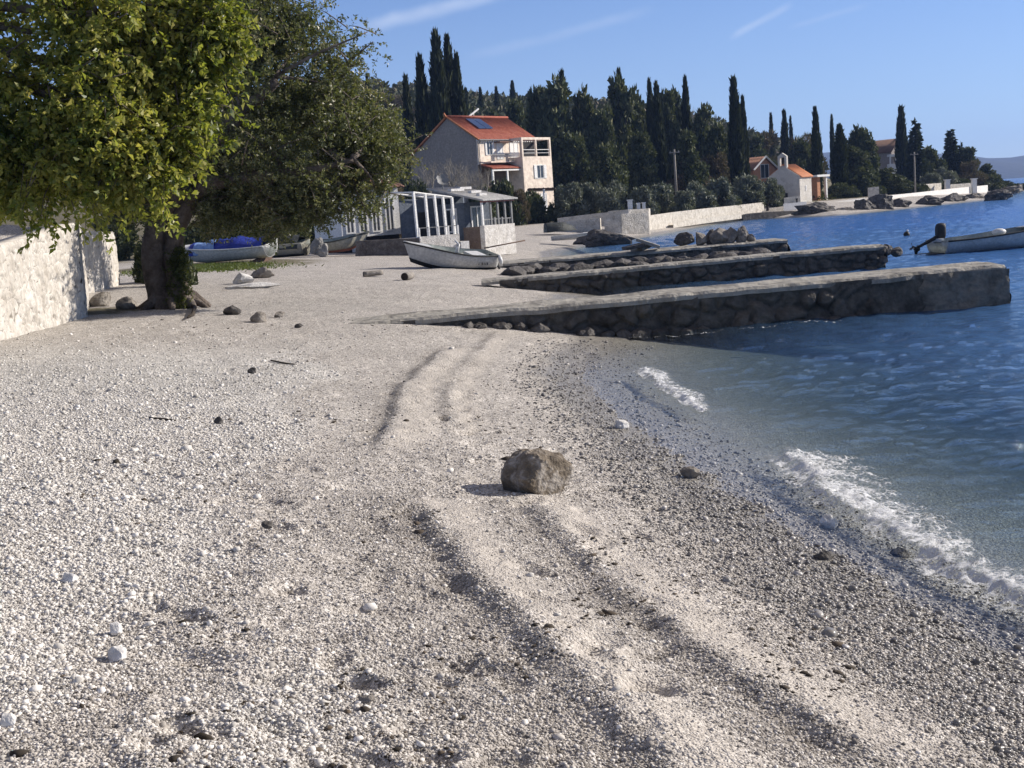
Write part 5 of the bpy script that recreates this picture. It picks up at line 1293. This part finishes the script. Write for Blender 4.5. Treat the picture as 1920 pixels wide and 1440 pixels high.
# boats laid up under the carob: white one with blue covers
s_ = at(512, 486, 51.); g = np.array([s_[0], s_[1], ground_z(s_[0], s_[1])])
X3 = boat_xf((g[0], g[1], g[2] + .22), rad(180 - 14), rad(-10), rad(-1.5))
b3 = thing('covered_boat', 'white boat under bright blue tarpaulin laid up on the grass bank', 'boat', g - np.array([1.6, 0, 0]))
boat(b3, X3, 4.0, 1.5, .56, .2, {'hull': M_hullwhite, 'rail': M_hullwhite}, (.4,), .8, None, .95)
def tarp(root, xf, x0, x1, B, z0, hgt, mat, seed, name='tarpaulin'):
    nx, ny = 24, 18; x = np.linspace(x0, x1, nx)[:, None] * np.ones((1, ny)); v = np.linspace(-1, 1, ny)[None, :] * np.ones((nx, 1))
    z = z0 + hgt * (1 - np.abs(v) ** 2.2) * (.75 + .35 * fbm2(x * 1.4, v * 1.1, 3, seed)) + .03 * fbm2(x * 6, v * 3, 2, seed + 1)
    y = v * B / 2 * (1.02 + .03 * fbm2(x * 3, v, 2, seed + 2)); z = z - .18 * smooth(.9, 1, np.abs(v))
    mb = MB(); V = np.stack([x, y, z], -1).reshape(-1, 3); Fq = grid_faces(nx, ny).tolist(); mb.add(V, Fq); mb.add(V - [0, 0, .02], [q[::-1] for q in Fq]); part(name, mb.xf(xf), mat, root, True)
tarp(b3, X3, .1, 1.5, 1.2, .60, .30, M_bluetarp, 2); tarp(b3, X3, 2.2, 3.1, 1.1, .62, .34, M_lightblue, 5); tarp(b3, X3, 1.3, 3.3, 1.05, .60, .28, M_bluetarp, 8)
mb = MB(); mb.box(.4, .6, -.8, .8, -.24, .02); mb.box(2.6, 2.8, -.8, .8, -.24, .03); part('support_blocks', mb.xf(X3), M_wood, b3)

s_ = at(576, 478, 58.); g = np.array([s_[0], s_[1], ground_z(*s_[:2])]); X4 = boat_xf((g[0], g[1], g[2] + .08), rad(180 - 10), rad(-6), 0)
b4 = thing('old_boat', 'old olive grey boat right behind the blue covered boat', 'boat', g)
boat(b4, X4, 3.0, 1.4, .62, .2, {'hull': M_hullold, 'rail': M_hullold}, (.4,), .8, M_darktarp, .9); tarp(b4, X4, .2, 2.4, 1.35, .6, .3, M_darktarp, 12, 'boat_cover')
s_ = at(592, 478, 57.); g = np.array([s_[0], s_[1], ground_z(*s_[:2])]); X5 = boat_xf((g[0], g[1] + .6, g[2] + .12), rad(12), rad(4), rad(2))
b5 = thing('red_bottomed_boat', 'grey boat with faded red bottom, bow to the right under the crown', 'boat', g + np.array([1., .6, 0]))
boat(b5, X5, 1.95, 1.2, .52, .22, {'hull': M_hullold, 'rail': M_darktarp}, (.35,), .85, M_redbot, .9)
mb = MB(); c0 = at(598, 466, 56.6); c0[2] = ground_z(c0[0], c0[1]) + .38
for q, (dx, dz, r) in enumerate(((-.12, 0, .34), (.16, -.05, .33), (0, .2, .3))): rock(mb, c0 + [dx, 0, dz], (r, r * .8, r * 1.05), 600 + q, 3, .35, 10)
solo('canvas_heap', mb, M_tarpgrey, 'crumpled grey canvas heap between the two old boats', 'canvas', loc=(c0[0], c0[1], c0[2] - .4))
# dark upturned boat and low white skiff by the far beach wall
g = ground_hit(1046, 433); g = at(1046, 434, 88.); k = FPX / 88.
X6 = boat_xf((g[0] - .85, g[1], g[2] + .62), rad(12), rad(180), 0); b6 = thing('upturned_boat', 'black boat lying upside down on the far beach by the rubble wall', 'boat', g)
boat(b6, X6, 1.75, 1.3, .62, .0, {'hull': M_darktarp, 'rail': M_darktarp}, (.5,), .8, None, .8, deck=False)
g = at(1070, 450, 78.); X7 = boat_xf((g[0] - 1.1, g[1], g[2] + .02), rad(-14), 0, 0); b7 = thing('white_skiff', 'low white skiff on the far sand in front of the upturned boat', 'boat', g)
boat(b7, X7, 2.1, .9, .28, .1, {'hull': M_hullwhite, 'rail': M_hullwhite, 'thwart': M_wood}, (.3, .6), .85, None, .95)
# mooring buoy
c0 = atz(1700, 443, 0.); bu = thing('mooring_buoy', 'small dark mooring buoy floating beyond the middle pier', 'buoy', c0)
mb = MB(); v, f_ = ico(3); mb.add(v * .14 + c0 + [0, 0, .08], f_); part('float', mb, M_rubber, bu, True); mb = MB(); mb.tube([c0 + [0.03, 0, .2], c0 + [.04, 0, .29]], [.05, .04], 8); part('top_ring', mb, M_hullwhite, bu, True)

# ---------------------------------------------------------------- shore rocks of the far side
for px, py, wp, hp, d, mt, lb, sd in (
    (1136, 458, 84, 30, 74., M_darkrock, 'dark weathered rock outcrop at the water edge of the far beach', 81),
    (1538, 404, 74, 21, 121., M_darkrock, 'dark rock ledge at the waterline right of the quay', 82),
    (1622, 397, 44, 24, 123., M_darkrock, 'left dark half of the big rock below the pale masonry block', 83),
    (1648, 397, 50, 34, 124., M_darkrock, 'largest dark rock below the pale masonry block', 84),
    (1690, 392, 50, 17, 128., M_darkrock, 'low rock right of the largest dark rock', 85),
    (1742, 388, 56, 19, 133., M_darkrock, 'dark shore rock under the long white sea wall, left part', 86),
    (1790, 382, 56, 20, 140., M_darkrock, 'dark shore rock under the long white sea wall, right part', 87),
    (1830, 377, 44, 16, 146., M_rock, 'brown shore rock at the end of the long white sea wall', 88),
    (1876, 377, 44, 23, 136., M_darkrock, 'isolated dark rock off the far headland', 89),
    (1905, 361, 40, 13, 186., M_rock, 'low brown rocks at the right tip of the headland', 90),
    (1590, 400, 34, 12, 122., M_rock, 'grey brown rock between ledge and big rock', 91)):
    boulder(px, py, wp, hp, d, lb, mt, sd, cat='shore rock', name='shore_rock', sub=4, rough=.4, chops=10, depth=.7)
for px, wp, hp, mt, lb, sd in ((1284, 36, 20, M_darkrock, 'low dark boulder at the left end of the row on the far pier', 51), (1314, 24, 20, M_rock, 'red brown boulder second from the left on the far pier', 52), (1333, 18, 22, M_darkrock, 'narrow dark boulder behind its neighbours on the far pier', 53),
                           (1352, 36, 26, M_rock, 'biggest pinkish boulder in the middle of the far pier row', 54), (1374, 24, 25, M_rock, 'round brown boulder right of the biggest one on the far pier', 55), (1392, 22, 26, M_rock, 'tall brown boulder near the right end of the far pier row', 56), (1408, 16, 12, M_rock, 'smallest boulder at the right end of the far pier row', 57)):
    d = 50.6; c0 = at(px, 455, d); boulder(px, 457 - (px - 1284) * .055, wp, hp, d + (.4 if px == 1333 else 0), lb, mt, sd, 'boulders on the far pier', sub=4, depth=.9)
# broken concrete slabs on the far pier
c0 = at(1205, 470, 49.6); k = FPX / 49.6
sl_ = thing('broken_slab', 'broken tilted concrete slabs on the far pier', 'concrete slab', c0)
for dx, dz, l, tl, yw, q in ((-.35, .18, .7, .15, .2, 0), (.25, .26, .95, -.38, -.1, 1), (.05, .12, .6, .3, .5, 2)):
    Mx = np.array(Matrix.Rotation(yw, 3, 'Z') @ Matrix.Rotation(-tl, 3, 'Y')); mb = MB(); mb.box(-l / 2, l / 2, -.4, .4, -.06, .06); mb.xf(lambda v: v @ Mx.T + c0 + [dx, .3 * q, dz]); part('slab_piece', mb, M_deck if q else M_darkrock, sl_)
# ================================================================== FAR VEGETATION
rng = np.random.default_rng(77)
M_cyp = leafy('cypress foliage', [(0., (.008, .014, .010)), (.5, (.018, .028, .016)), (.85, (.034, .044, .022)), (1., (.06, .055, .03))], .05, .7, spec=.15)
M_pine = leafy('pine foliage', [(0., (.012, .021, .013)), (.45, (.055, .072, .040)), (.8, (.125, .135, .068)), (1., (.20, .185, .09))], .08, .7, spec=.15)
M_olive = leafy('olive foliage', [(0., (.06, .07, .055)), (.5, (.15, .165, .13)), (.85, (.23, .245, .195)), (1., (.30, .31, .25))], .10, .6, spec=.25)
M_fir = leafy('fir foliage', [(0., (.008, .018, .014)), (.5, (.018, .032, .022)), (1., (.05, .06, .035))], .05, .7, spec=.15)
M_brownbush = leafy('winter foliage', [(0., (.06, .045, .032)), (.5, (.12, .09, .062)), (1., (.19, .15, .105))], .08, .8, spec=.1)
M_trunk = noisy('grey bark', (.06, .05, .042), (.13, .11, .095), 2., .9, .5)
M_core = noisy('crown core', (.008, .012, .008), (.018, .024, .013), 2., .95, .3)
def tufts(P, D, L, W, rng, fold=.15):
    n = len(P); ax = unit(D); nr = unit(np.cross(ax, rng.normal(size=(n, 3)))); wd = np.cross(ax, nr); l = L * rng.uniform(.6, 1.3, (n, 1))
    wv = wd * l * (W / L) * .5; mid = P + ax * l * .45
    V = np.stack([P, mid + wv + nr * l * fold, P + ax * l, mid - wv + nr * l * fold], 1).reshape(-1, 3)
    return V, np.arange(len(V)).reshape(-1, 4)
def combine(parts):
    V = []; F = []; n = 0
    for v, f in parts: V.append(v); F.append(np.asarray(f) + n); n += len(v)
    return np.vstack(V), np.vstack(F)
def lumpy_tube(pts, rr, n, seed, amp=.18):
    mb = MB(); mb.tube(pts, rr, n, cap=False); v = mb.arr(); c = np.repeat(np.asarray(pts, float), n, 0); s = 1 + amp * fbm3(v[:, 0] * 1.5, v[:, 1] * 1.5, v[:, 2] * 1.2, 2, seed)
    return c + (v - c) * s[:, None], [q for q in mb.f]
def cypress(seed, H=12., R=1.0, n=2600, tip=1.3):
    r_ = np.random.default_rng(seed); t = r_.random(n) ** .85
    prof = lambda t: R * np.interp(t, [0, .08, .25, .5, .75, .9, 1.], [.40, .70, .92, .86, .50, .20, .01])
    a = r_.uniform(0, 6.283, n); lump = 1 + .34 * fbm3(np.cos(a) * 1.6, np.sin(a) * 1.6, t * 9, 3, seed)
    r = prof(t) * lump * (.80 + .22 * r_.random(n)); P = np.stack([r * np.cos(a), r * np.sin(a), .5 + t * (H - .5) * .985], 1)
    D = np.stack([np.cos(a) * .32, np.sin(a) * .32, np.ones(n)], 1) + r_.normal(0, .16, (n, 3))
    V, F = tufts(P, D, .8, .24, r_)
    ts = np.linspace(0, 1, 22); cv, cf = lumpy_tube([(0, 0, .5 + q * (H - .8)) for q in ts], list(prof(ts) * .80), 12, seed)
    return np_mesh('cypress_crown', *combine([(V, F), (cv, cf)]))
def blob_crown(seed, blobs, n, L, W, up=.1, core=True):
    r_ = np.random.default_rng(seed); P, U, i = shell_points(blobs, n, r_, .75); D = unit(U * .8 + r_.normal(0, .55, U.shape) + [0, 0, up])
    pr = [tufts(P, D, L, W, r_)]
    if core:
        v0, f0 = ico(2)
        for b in blobs:
            v = v0 * b[3] * .74 * (1 + .15 * r_.normal(size=(len(v0), 1))) * [1, 1, .85] + b[:3]
            pr.append((v, np.concatenate([f0, f0[:, 2:3]], 1)))
    return np_mesh('crown', *combine(pr))
def random_blobs(seed, H, R, z0, n, rb, shape):
    r_ = np.random.default_rng(seed); out = []
    for k in range(n):
        t = r_.random() ; a = r_.uniform(0, 6.28); r = R * shape(t) * math.sqrt(r_.random()) * .85
        out.append((r * math.cos(a), r * math.sin(a), z0 + t * (H - z0 - rb * .6), rb * r_.uniform(.6, 1.2) * (1 - .45 * t)))
    return np.array(out)
def trunk_mesh(H, r, seed, fork=True):
    mb = MB(); r_ = np.random.default_rng(seed); mb.tube(curve([(0, 0, -.8), (.05, .02, H * .3), (r_.normal(0, .12), r_.normal(0, .1), H)], 9), list(np.linspace(r * 1.4, r * .5, 9)), 9)
    if fork:
        for k in range(5):
            a = r_.uniform(0, 6.28); h = H * r_.uniform(.35, .75); mb.tube(curve([(0, 0, h), (math.cos(a) * H * .15, math.sin(a) * H * .15, h + H * .14), (math.cos(a) * H * .3, math.sin(a) * H * .3, h + H * .32)], 6), list(np.linspace(r * .5, r * .12, 6)), 6)
    me = bpy.data.meshes.new('trunk'); me.from_pydata(mb.arr().tolist(), [], mb.f); me.polygons.foreach_set('use_smooth', np.ones(len(me.polygons), dtype=bool)); me.update(); me.materials.append(M_trunk); return me
PROTO = {}
def proto(kind, crown, mat, trunk, H, Wd): crown.materials.append(mat); PROTO.setdefault(kind, []).append((crown, trunk, H, Wd))
for s in range(4): proto('cypress', cypress(s + 1, 12., 1.0), M_cyp, trunk_mesh(6, .16, s, False), 12., 2.0)
for s in range(2): proto('spire', cypress(s + 31, 12., .8, 2000), M_cyp, trunk_mesh(6, .14, s, False), 12., 1.6)
for s in range(4): proto('pine', blob_crown(s + 5, random_blobs(s + 5, 9., 3.4, 2.0, 26, 1.5, lambda t: np.interp(t, [0, .25, .6, 1], [.7, 1, .8, .25])), 5200, .62, .34, .25), M_pine, trunk_mesh(6.5, .28, s), 9., 7.2)
for s in range(3): proto('olive', blob_crown(s + 15, random_blobs(s + 15, 3.6, 1.9, .9, 20, .72, lambda t: np.interp(t, [0, .4, 1], [.75, 1, .5])), 5200, .30, .12, .35), M_olive, trunk_mesh(2.2, .16, s + 4), 3.7, 4.0)
for s in range(2): proto('bush', blob_crown(s + 25, random_blobs(s + 25, 2.6, 1.7, .3, 14, .75, lambda t: np.interp(t, [0, .4, 1], [1, 1, .5])), 3600, .28, .13, .3), M_pine, trunk_mesh(1.4, .10, s + 8), 2.7, 3.6)
proto('brown', blob_crown(41, random_blobs(41, 5., 2.4, .8, 22, .9, lambda t: np.interp(t, [0, .4, 1], [.8, 1, .5])), 4200, .42, .10, .5, False), M_brownbush, trunk_mesh(3.5, .16, 14), 5., 5.)
def fir(seed, H=10., R=2.4):
    r_ = np.random.default_rng(seed); P = []; D = []
    for q in range(24):
        t = q / 23; z = 1.0 + t * (H - 1.2); R_ = R * (1 - t) ** .8 * r_.uniform(.85, 1.12) + .1
        for b in range(max(4, int(11 * (1 - t) + 4))):
            a = r_.uniform(0, 6.28); Lb = R_ * r_.uniform(.75, 1.1); m_ = int(8 + Lb * 9)
            e = np.sqrt(r_.random(m_)) * .95; P.append(np.stack([math.cos(a) * Lb * e, math.sin(a) * Lb * e, z - .28 * Lb * e + .14 * Lb * e * e + r_.normal(0, .05, m_)], 1))
            D.append(np.stack([math.cos(a) + r_.normal(0, .5, m_), math.sin(a) + r_.normal(0, .5, m_), r_.normal(-.05, .25, m_)], 1))
    P = np.vstack(P); D = np.vstack(D); V, F = tufts(P, D, .85, .32, r_)
    ts = np.linspace(0, 1, 12); cv, cf = lumpy_tube([(0, 0, .8 + q * (H - 1.0)) for q in ts], list(R * .5 * (1 - ts) + .05), 9, seed)
    return np_mesh('fir_crown', *combine([(V, F), (cv, cf)]))
for s in range(2): proto('fir', fir(s + 3), M_fir, trunk_mesh(5, .2, s, False), 10., 4.8)
def bare(seed, H=5., n0=7, spread=.5, thick=.09):
    r_ = np.random.default_rng(seed); mb = MB()
    def grow(p, d, l, r, lv):
        q = p + d * l; m_ = (p + q) / 2 + r_.normal(0, l * .06, 3); mb.tube([p, m_, q], [r, r * .8, r * .6], 5)
        if lv:
            for k in range(r_.integers(2, 4)): grow(q if k else m_, unit(d + r_.normal(0, .42, 3) + [0, 0, .18]), l * r_.uniform(.6, .85), r * .58, lv - 1)
    for k in range(n0): a = r_.uniform(0, 6.28); grow(np.array([0, 0, -.3]), unit(np.array([math.cos(a) * spread, math.sin(a) * spread, 1.])), H * .36, thick, 4)
    me = bpy.data.meshes.new('branches'); me.from_pydata(mb.arr().tolist(), [], mb.f); me.update(); return me
M_twig = noisy('grey twigs', (.20, .18, .15), (.36, .33, .28), 3., .9, .3)
BARE = [bare(3), bare(8), bare(12, 6., 1, .1, .11)]
for b in BARE: b.materials.append(M_twig)

cnt = [0]
def plant(kind, name, px, top, wpx, d, label, cat='tree', group=None, rot=None, pbase=None):
    """tree whose tip is seen at (px,top), wpx wide in the photograph, standing at distance d"""
    cnt[0] += 1; r_ = random.Random(cnt[0]); cr, tk, H, Wd = PROTO[kind][cnt[0] % len(PROTO[kind])]
    t = at(px, top, d); g = ground_z(t[0], t[1]) if pbase is None else at(px, pbase, d)[2]
    h = max(t[2] - g, 1.) * (1.13 if kind == 'pine' else 1.); sw = wpx / (FPX / d) / Wd; sz = h / H
    root = thing(name, label, cat, (t[0], t[1], g - .1), group); root.scale = (sw, sw, sz); root.rotation_euler[2] = r_.uniform(0, 6.28) if rot is None else rot
    link('crown', cr, None, root); link('trunk', tk, None, root); return root
CG = 'cypresses on the hillside'
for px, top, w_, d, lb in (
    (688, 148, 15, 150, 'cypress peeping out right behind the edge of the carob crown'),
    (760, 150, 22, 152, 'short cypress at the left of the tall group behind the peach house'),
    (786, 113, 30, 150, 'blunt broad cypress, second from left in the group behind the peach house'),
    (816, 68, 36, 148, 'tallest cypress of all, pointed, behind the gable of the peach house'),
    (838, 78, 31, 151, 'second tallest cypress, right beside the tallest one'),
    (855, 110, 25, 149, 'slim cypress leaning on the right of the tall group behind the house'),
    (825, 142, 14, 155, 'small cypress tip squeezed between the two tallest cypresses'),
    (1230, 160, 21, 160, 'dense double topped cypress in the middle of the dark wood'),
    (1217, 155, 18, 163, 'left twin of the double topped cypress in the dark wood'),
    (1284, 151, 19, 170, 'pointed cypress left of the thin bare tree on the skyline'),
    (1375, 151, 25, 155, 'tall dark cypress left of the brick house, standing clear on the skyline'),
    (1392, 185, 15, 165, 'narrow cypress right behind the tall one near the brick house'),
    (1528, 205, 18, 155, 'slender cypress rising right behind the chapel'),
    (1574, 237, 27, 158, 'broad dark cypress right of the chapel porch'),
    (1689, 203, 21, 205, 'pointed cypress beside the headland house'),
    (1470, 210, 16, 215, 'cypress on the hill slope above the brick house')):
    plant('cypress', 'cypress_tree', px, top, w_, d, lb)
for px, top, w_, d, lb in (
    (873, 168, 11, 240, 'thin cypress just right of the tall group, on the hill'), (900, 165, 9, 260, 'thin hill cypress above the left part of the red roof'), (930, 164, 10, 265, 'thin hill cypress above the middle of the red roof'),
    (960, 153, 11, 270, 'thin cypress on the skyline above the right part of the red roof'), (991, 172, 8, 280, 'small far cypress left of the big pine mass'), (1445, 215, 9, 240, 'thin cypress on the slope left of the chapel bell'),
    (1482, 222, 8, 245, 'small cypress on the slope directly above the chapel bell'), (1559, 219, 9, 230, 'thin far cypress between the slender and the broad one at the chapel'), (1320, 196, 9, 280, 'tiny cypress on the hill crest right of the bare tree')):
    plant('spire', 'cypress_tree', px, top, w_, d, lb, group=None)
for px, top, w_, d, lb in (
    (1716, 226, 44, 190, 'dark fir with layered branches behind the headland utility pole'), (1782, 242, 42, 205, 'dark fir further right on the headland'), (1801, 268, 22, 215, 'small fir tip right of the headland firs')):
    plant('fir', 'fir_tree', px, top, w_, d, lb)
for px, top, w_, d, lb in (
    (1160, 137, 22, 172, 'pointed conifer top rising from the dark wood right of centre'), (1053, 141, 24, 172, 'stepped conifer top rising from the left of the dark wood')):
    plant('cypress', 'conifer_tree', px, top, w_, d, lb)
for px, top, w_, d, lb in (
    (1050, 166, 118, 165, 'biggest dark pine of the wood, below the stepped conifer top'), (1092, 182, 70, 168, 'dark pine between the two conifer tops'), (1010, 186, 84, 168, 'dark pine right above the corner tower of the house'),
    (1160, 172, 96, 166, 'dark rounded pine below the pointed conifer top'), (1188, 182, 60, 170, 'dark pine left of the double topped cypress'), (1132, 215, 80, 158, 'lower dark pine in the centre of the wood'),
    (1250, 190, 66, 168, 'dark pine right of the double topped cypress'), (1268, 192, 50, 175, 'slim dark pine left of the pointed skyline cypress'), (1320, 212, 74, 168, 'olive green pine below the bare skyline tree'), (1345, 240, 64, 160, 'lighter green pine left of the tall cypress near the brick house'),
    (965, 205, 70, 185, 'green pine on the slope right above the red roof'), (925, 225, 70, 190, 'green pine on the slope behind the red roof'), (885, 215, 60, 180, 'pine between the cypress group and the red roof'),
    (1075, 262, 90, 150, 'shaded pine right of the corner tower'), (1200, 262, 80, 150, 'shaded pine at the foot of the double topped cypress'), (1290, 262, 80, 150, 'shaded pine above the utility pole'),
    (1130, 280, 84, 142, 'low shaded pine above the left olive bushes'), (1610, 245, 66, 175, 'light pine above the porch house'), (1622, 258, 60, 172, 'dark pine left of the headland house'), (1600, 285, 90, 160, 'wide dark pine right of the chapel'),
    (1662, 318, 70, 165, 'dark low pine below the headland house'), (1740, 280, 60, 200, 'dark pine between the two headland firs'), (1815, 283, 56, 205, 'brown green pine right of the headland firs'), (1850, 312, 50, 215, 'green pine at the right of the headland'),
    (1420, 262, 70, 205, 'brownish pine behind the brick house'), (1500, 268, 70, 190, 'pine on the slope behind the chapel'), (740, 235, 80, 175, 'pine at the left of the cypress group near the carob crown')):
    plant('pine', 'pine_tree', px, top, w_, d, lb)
for px, top, w_, d, lb in (
    (1068, 336, 74, 112, 'olive bush nearest the pergola post'), (1110, 330, 72, 114, 'olive bush with tufted top, second from the pergola'), (1150, 328, 74, 112, 'olive bush above the white pillars, left side'), (1205, 342, 66, 112, 'low olive bush right above the white pillars'),
    (1240, 334, 76, 118, 'olive bush at the foot of the utility pole'), (1308, 330, 78, 122, 'roundest silver olive bush above the long sea wall'), (1352, 326, 78, 126, 'olive bush right of the roundest silver one'), (1398, 318, 84, 132, 'olive bush in front of the brick house, left side'),
    (1436, 326, 66, 134, 'olive bush between brick house and chapel'), (1280, 352, 56, 116, 'small olive bush left of the roundest silver one'), (1745, 318, 46, 182, 'pale olive tree on the headland right of the pole'), (1770, 306, 50, 186, 'tallest pale olive tree on the headland')):
    plant('olive', 'olive_tree', px, top, w_, d, lb)
for px, top, w_, d, lb in (
    (985, 335, 70, 112, 'dark bush in front of the lean-to roof of the peach house'), (940, 325, 74, 108, 'dark green bush below the lean-to roof, left of the tower'), (900, 318, 80, 104, 'dark bush under the shaded gable'), (1040, 372, 40, 112, 'small bush at the foot of the tower'),
    (1690, 328, 56, 165, 'dark bush left of the headland pole'), (1630, 322, 60, 158, 'bush above the masonry block'), (1580, 330, 60, 152, 'bush right of the porch house'), (1720, 340, 50, 166, 'bush right at the foot of the headland pole'),
    (1790, 325, 56, 192, 'brown bush behind the gate pillars'), (1860, 322, 46, 200, 'green bush near the tip of the headland'), (1885, 330, 40, 205, 'last green bush at the tip of the headland'), (1840, 322, 46, 200, 'green bush left of the last ones on the headland'),
    (1450, 352, 46, 138, 'dark bush left of the chapel front'), (780, 325, 60, 100, 'dark bush left of the satellite dish, behind the shack'), (1905, 338, 36, 215, 'low bush at the right edge of the headland')):
    plant('bush', 'bush', px, top, w_, d, lb, 'bush')
for px, top, w_, d, lb in (
    (740, 178, 90, 260, 'leafless reddish brown tree on the hill left of the cypresses'), (1290, 290, 90, 150, 'brown winter tree left of the tall cypress'), (1345, 285, 84, 158, 'brown winter tree at the foot of the tall cypress'), (1430, 245, 80, 215, 'brown winter tree on the slope above the brick house'),
    (1510, 250, 80, 200, 'brown winter tree on the slope above the chapel'), (1820, 300, 60, 200, 'brown winter tree on the headland'), (975, 352, 40, 108, 'reddish vine bush at the corner of the tower'), (738, 342, 50, 66, 'reddish brown hedge above the white cottage')):
    plant('brown', 'winter_tree', px, top, w_, d, lb)
for px, top, h_, d, i, lb in ((842, 290, 62, 101, 0, 'bare many stemmed shrub in front of the shaded gable'), (905, 312, 52, 98, 1, 'bare pale shrub right of the satellite dish'), (800, 300, 62, 103, 1, 'bare grey shrub at the left end of the shaded gable'), (872, 305, 60, 99, 0, 'bare shrub behind the shack roof, below the gable'), (1296, 158, 90, 200, 2, 'thin bare tree beside the pointed cypress on the skyline'), (868, 330, 30, 97, 1, 'low tangle of bare twigs just over the shack roof')):
    t = at(px, top, d); h = h_ / (FPX / d); root = thing('bare_tree', lb, 'bare tree', (t[0], t[1], t[2] - h)); s = h / (5.0 if i < 2 else 8.5); root.scale = (s * (1.15 if i < 2 else .6), s * (1.15 if i < 2 else .6), s); root.rotation_euler[2] = cnt[0] + i; link('branches', BARE[i], None, root)

for px, top, w_, lb in ((205, 388, 110, 'dark hedge bush behind the wall end, left of the carob trunk'), (300, 396, 100, 'dark hedge bush just behind the carob trunk'), (385, 392, 110, 'dark hedge bush behind the bow of the covered boat'),
    (465, 390, 110, 'dark hedge bush behind the middle of the covered boat'), (545, 388, 110, 'dark hedge bush behind the old olive grey boat'), (612, 388, 90, 'dark hedge bush left of the white cottage')):
    plant('bush', 'hedge_bush', px, top, w_, 69., lb, 'bush')
plant('bush', 'hedge_bush', 322, 412, 62, 36.6, 'dark evergreen bush added close behind the carob trunk to shade the far wall', 'bush')  # this bush and the next added so their shadow falls on the wall
plant('bush', 'hedge_bush', 282, 412, 100, 39.2, 'dark evergreen bush added for shade between the far wall piece and the carob trunk', 'bush')
# woodland on the hill behind: one continuous wood
r_ = np.random.default_rng(55); n = 3600
y = r_.uniform(168, 370, n); colpx = r_.uniform(560, 1680, n); x = (colpx - 960) / FPX * y
s = shore_dist(x, y); k = s > 48; x, y = x[k], y[k]; z = height(x, y, fine=False); n = len(x)
R_ = r_.uniform(1.2, 2.7, n); P = []; D = []; 
for q in range(46):
    u = unit(r_.normal(size=(n, 3))); u[:, 2] = np.abs(u[:, 2]) * 1.1 - .15; P.append(np.stack([x, y, z + R_ * .7], 1) + u * R_[:, None] * r_.uniform(.6, 1.05, (n, 1))); D.append(unit(u + r_.normal(0, .5, u.shape)))
V, F = tufts(np.vstack(P), np.vstack(D), 1.15, .8, r_)
v0, f0 = ico(1); cv = (v0[None] * (R_ * .8)[:, None, None] + np.stack([x, y, z + R_ * .6], 1)[:, None]).reshape(-1, 3); cf = (np.concatenate([f0, f0[:, 2:3]], 1)[None] + (np.arange(n) * len(v0))[:, None, None]).reshape(-1, 4)
M_wood2 = leafy('hill wood', [(0., (.03, .04, .026)), (.4, (.065, .075, .048)), (.7, (.11, .11, .07)), (.85, (.15, .118, .088)), (1., (.20, .165, .12))], .05, .8, spec=.1)
tag(link('woodland', np_mesh('woodland', *combine([(V, F), (cv, cf)])), M_wood2), kind='stuff')
# undergrowth along the foot of the trees
n = 2600; y = r_.uniform(100, 175, n); colpx = r_.uniform(700, 1900, n); x = (colpx - 960) / FPX * y; s = shore_dist(x, y); k = (s > 15) & (s < 70)
k &= ~((x > -5) & (x < 9) & (y > 112) & (y < 140)); x, y = x[k], y[k]; z = height(x, y, fine=False); n = len(x); R_ = r_.uniform(.25, .7, n); P = []; D = []
for q in range(22):
    u = unit(r_.normal(size=(n, 3))); u[:, 2] = np.abs(u[:, 2]); P.append(np.stack([x, y, z], 1) + u * R_[:, None] * r_.uniform(.4, 1.1, (n, 1))); D.append(unit(u + r_.normal(0, .5, u.shape)))
V, F = tufts(np.vstack(P), np.vstack(D), .42, .2, r_)
M_under = leafy('undergrowth', [(0., (.02, .028, .015)), (.5, (.05, .058, .028)), (1., (.12, .11, .06))], .1, .8, spec=.1)
tag(link('undergrowth', np_mesh('undergrowth', V, F), M_under), kind='stuff')

# far blue hills across the sea
nx, ny = 160, 40; xs = np.linspace(-500, 3600, nx)[:, None] * np.ones((1, ny)); v = np.linspace(0, 1, ny)[None, :] * np.ones((nx, 1))
ys = 2700 + 1500 * v; col = 960 + FPX * xs / 3200
hz = np.interp(col, [600, 1500, 1700, 1790, 1835, 1875, 1920, 2100, 2600, 3200], [60, 105, 95, 82, 70, 54, 52, 60, 75, 40]) * np.sin(v * math.pi) ** .8 * (1 + .10 * fbm2(xs * .004, ys * .004, 4, 5)) - 2
M_hill = noisy('hill scrub', (.018, .024, .02), (.04, .046, .036), .01, .95, .2)
o = link('far_hills', np_mesh('far_hills', np.stack([xs, ys, hz], -1).reshape(-1, 3), grid_faces(nx, ny), True), M_hill); tag(o, kind='structure')
# the air between: faint even haze
mb = MB(); mb.box(-1500, 4200, -40, 4600, -7, 160); me = mesh_of('haze', mb, np.zeros(3), False); fix_normals(me)
m, nt = new_mat('air'); pv = node(nt, 'ShaderNodeVolumePrincipled', {'Color': (.36, .54, 1., 1), 'Density': .00016, 'Anisotropy': .2}); o_ = node(nt, 'ShaderNodeOutputMaterial', {'Volume': pv.outputs[0]})
if HAZE: tag(link('haze', me, m), kind='stuff')
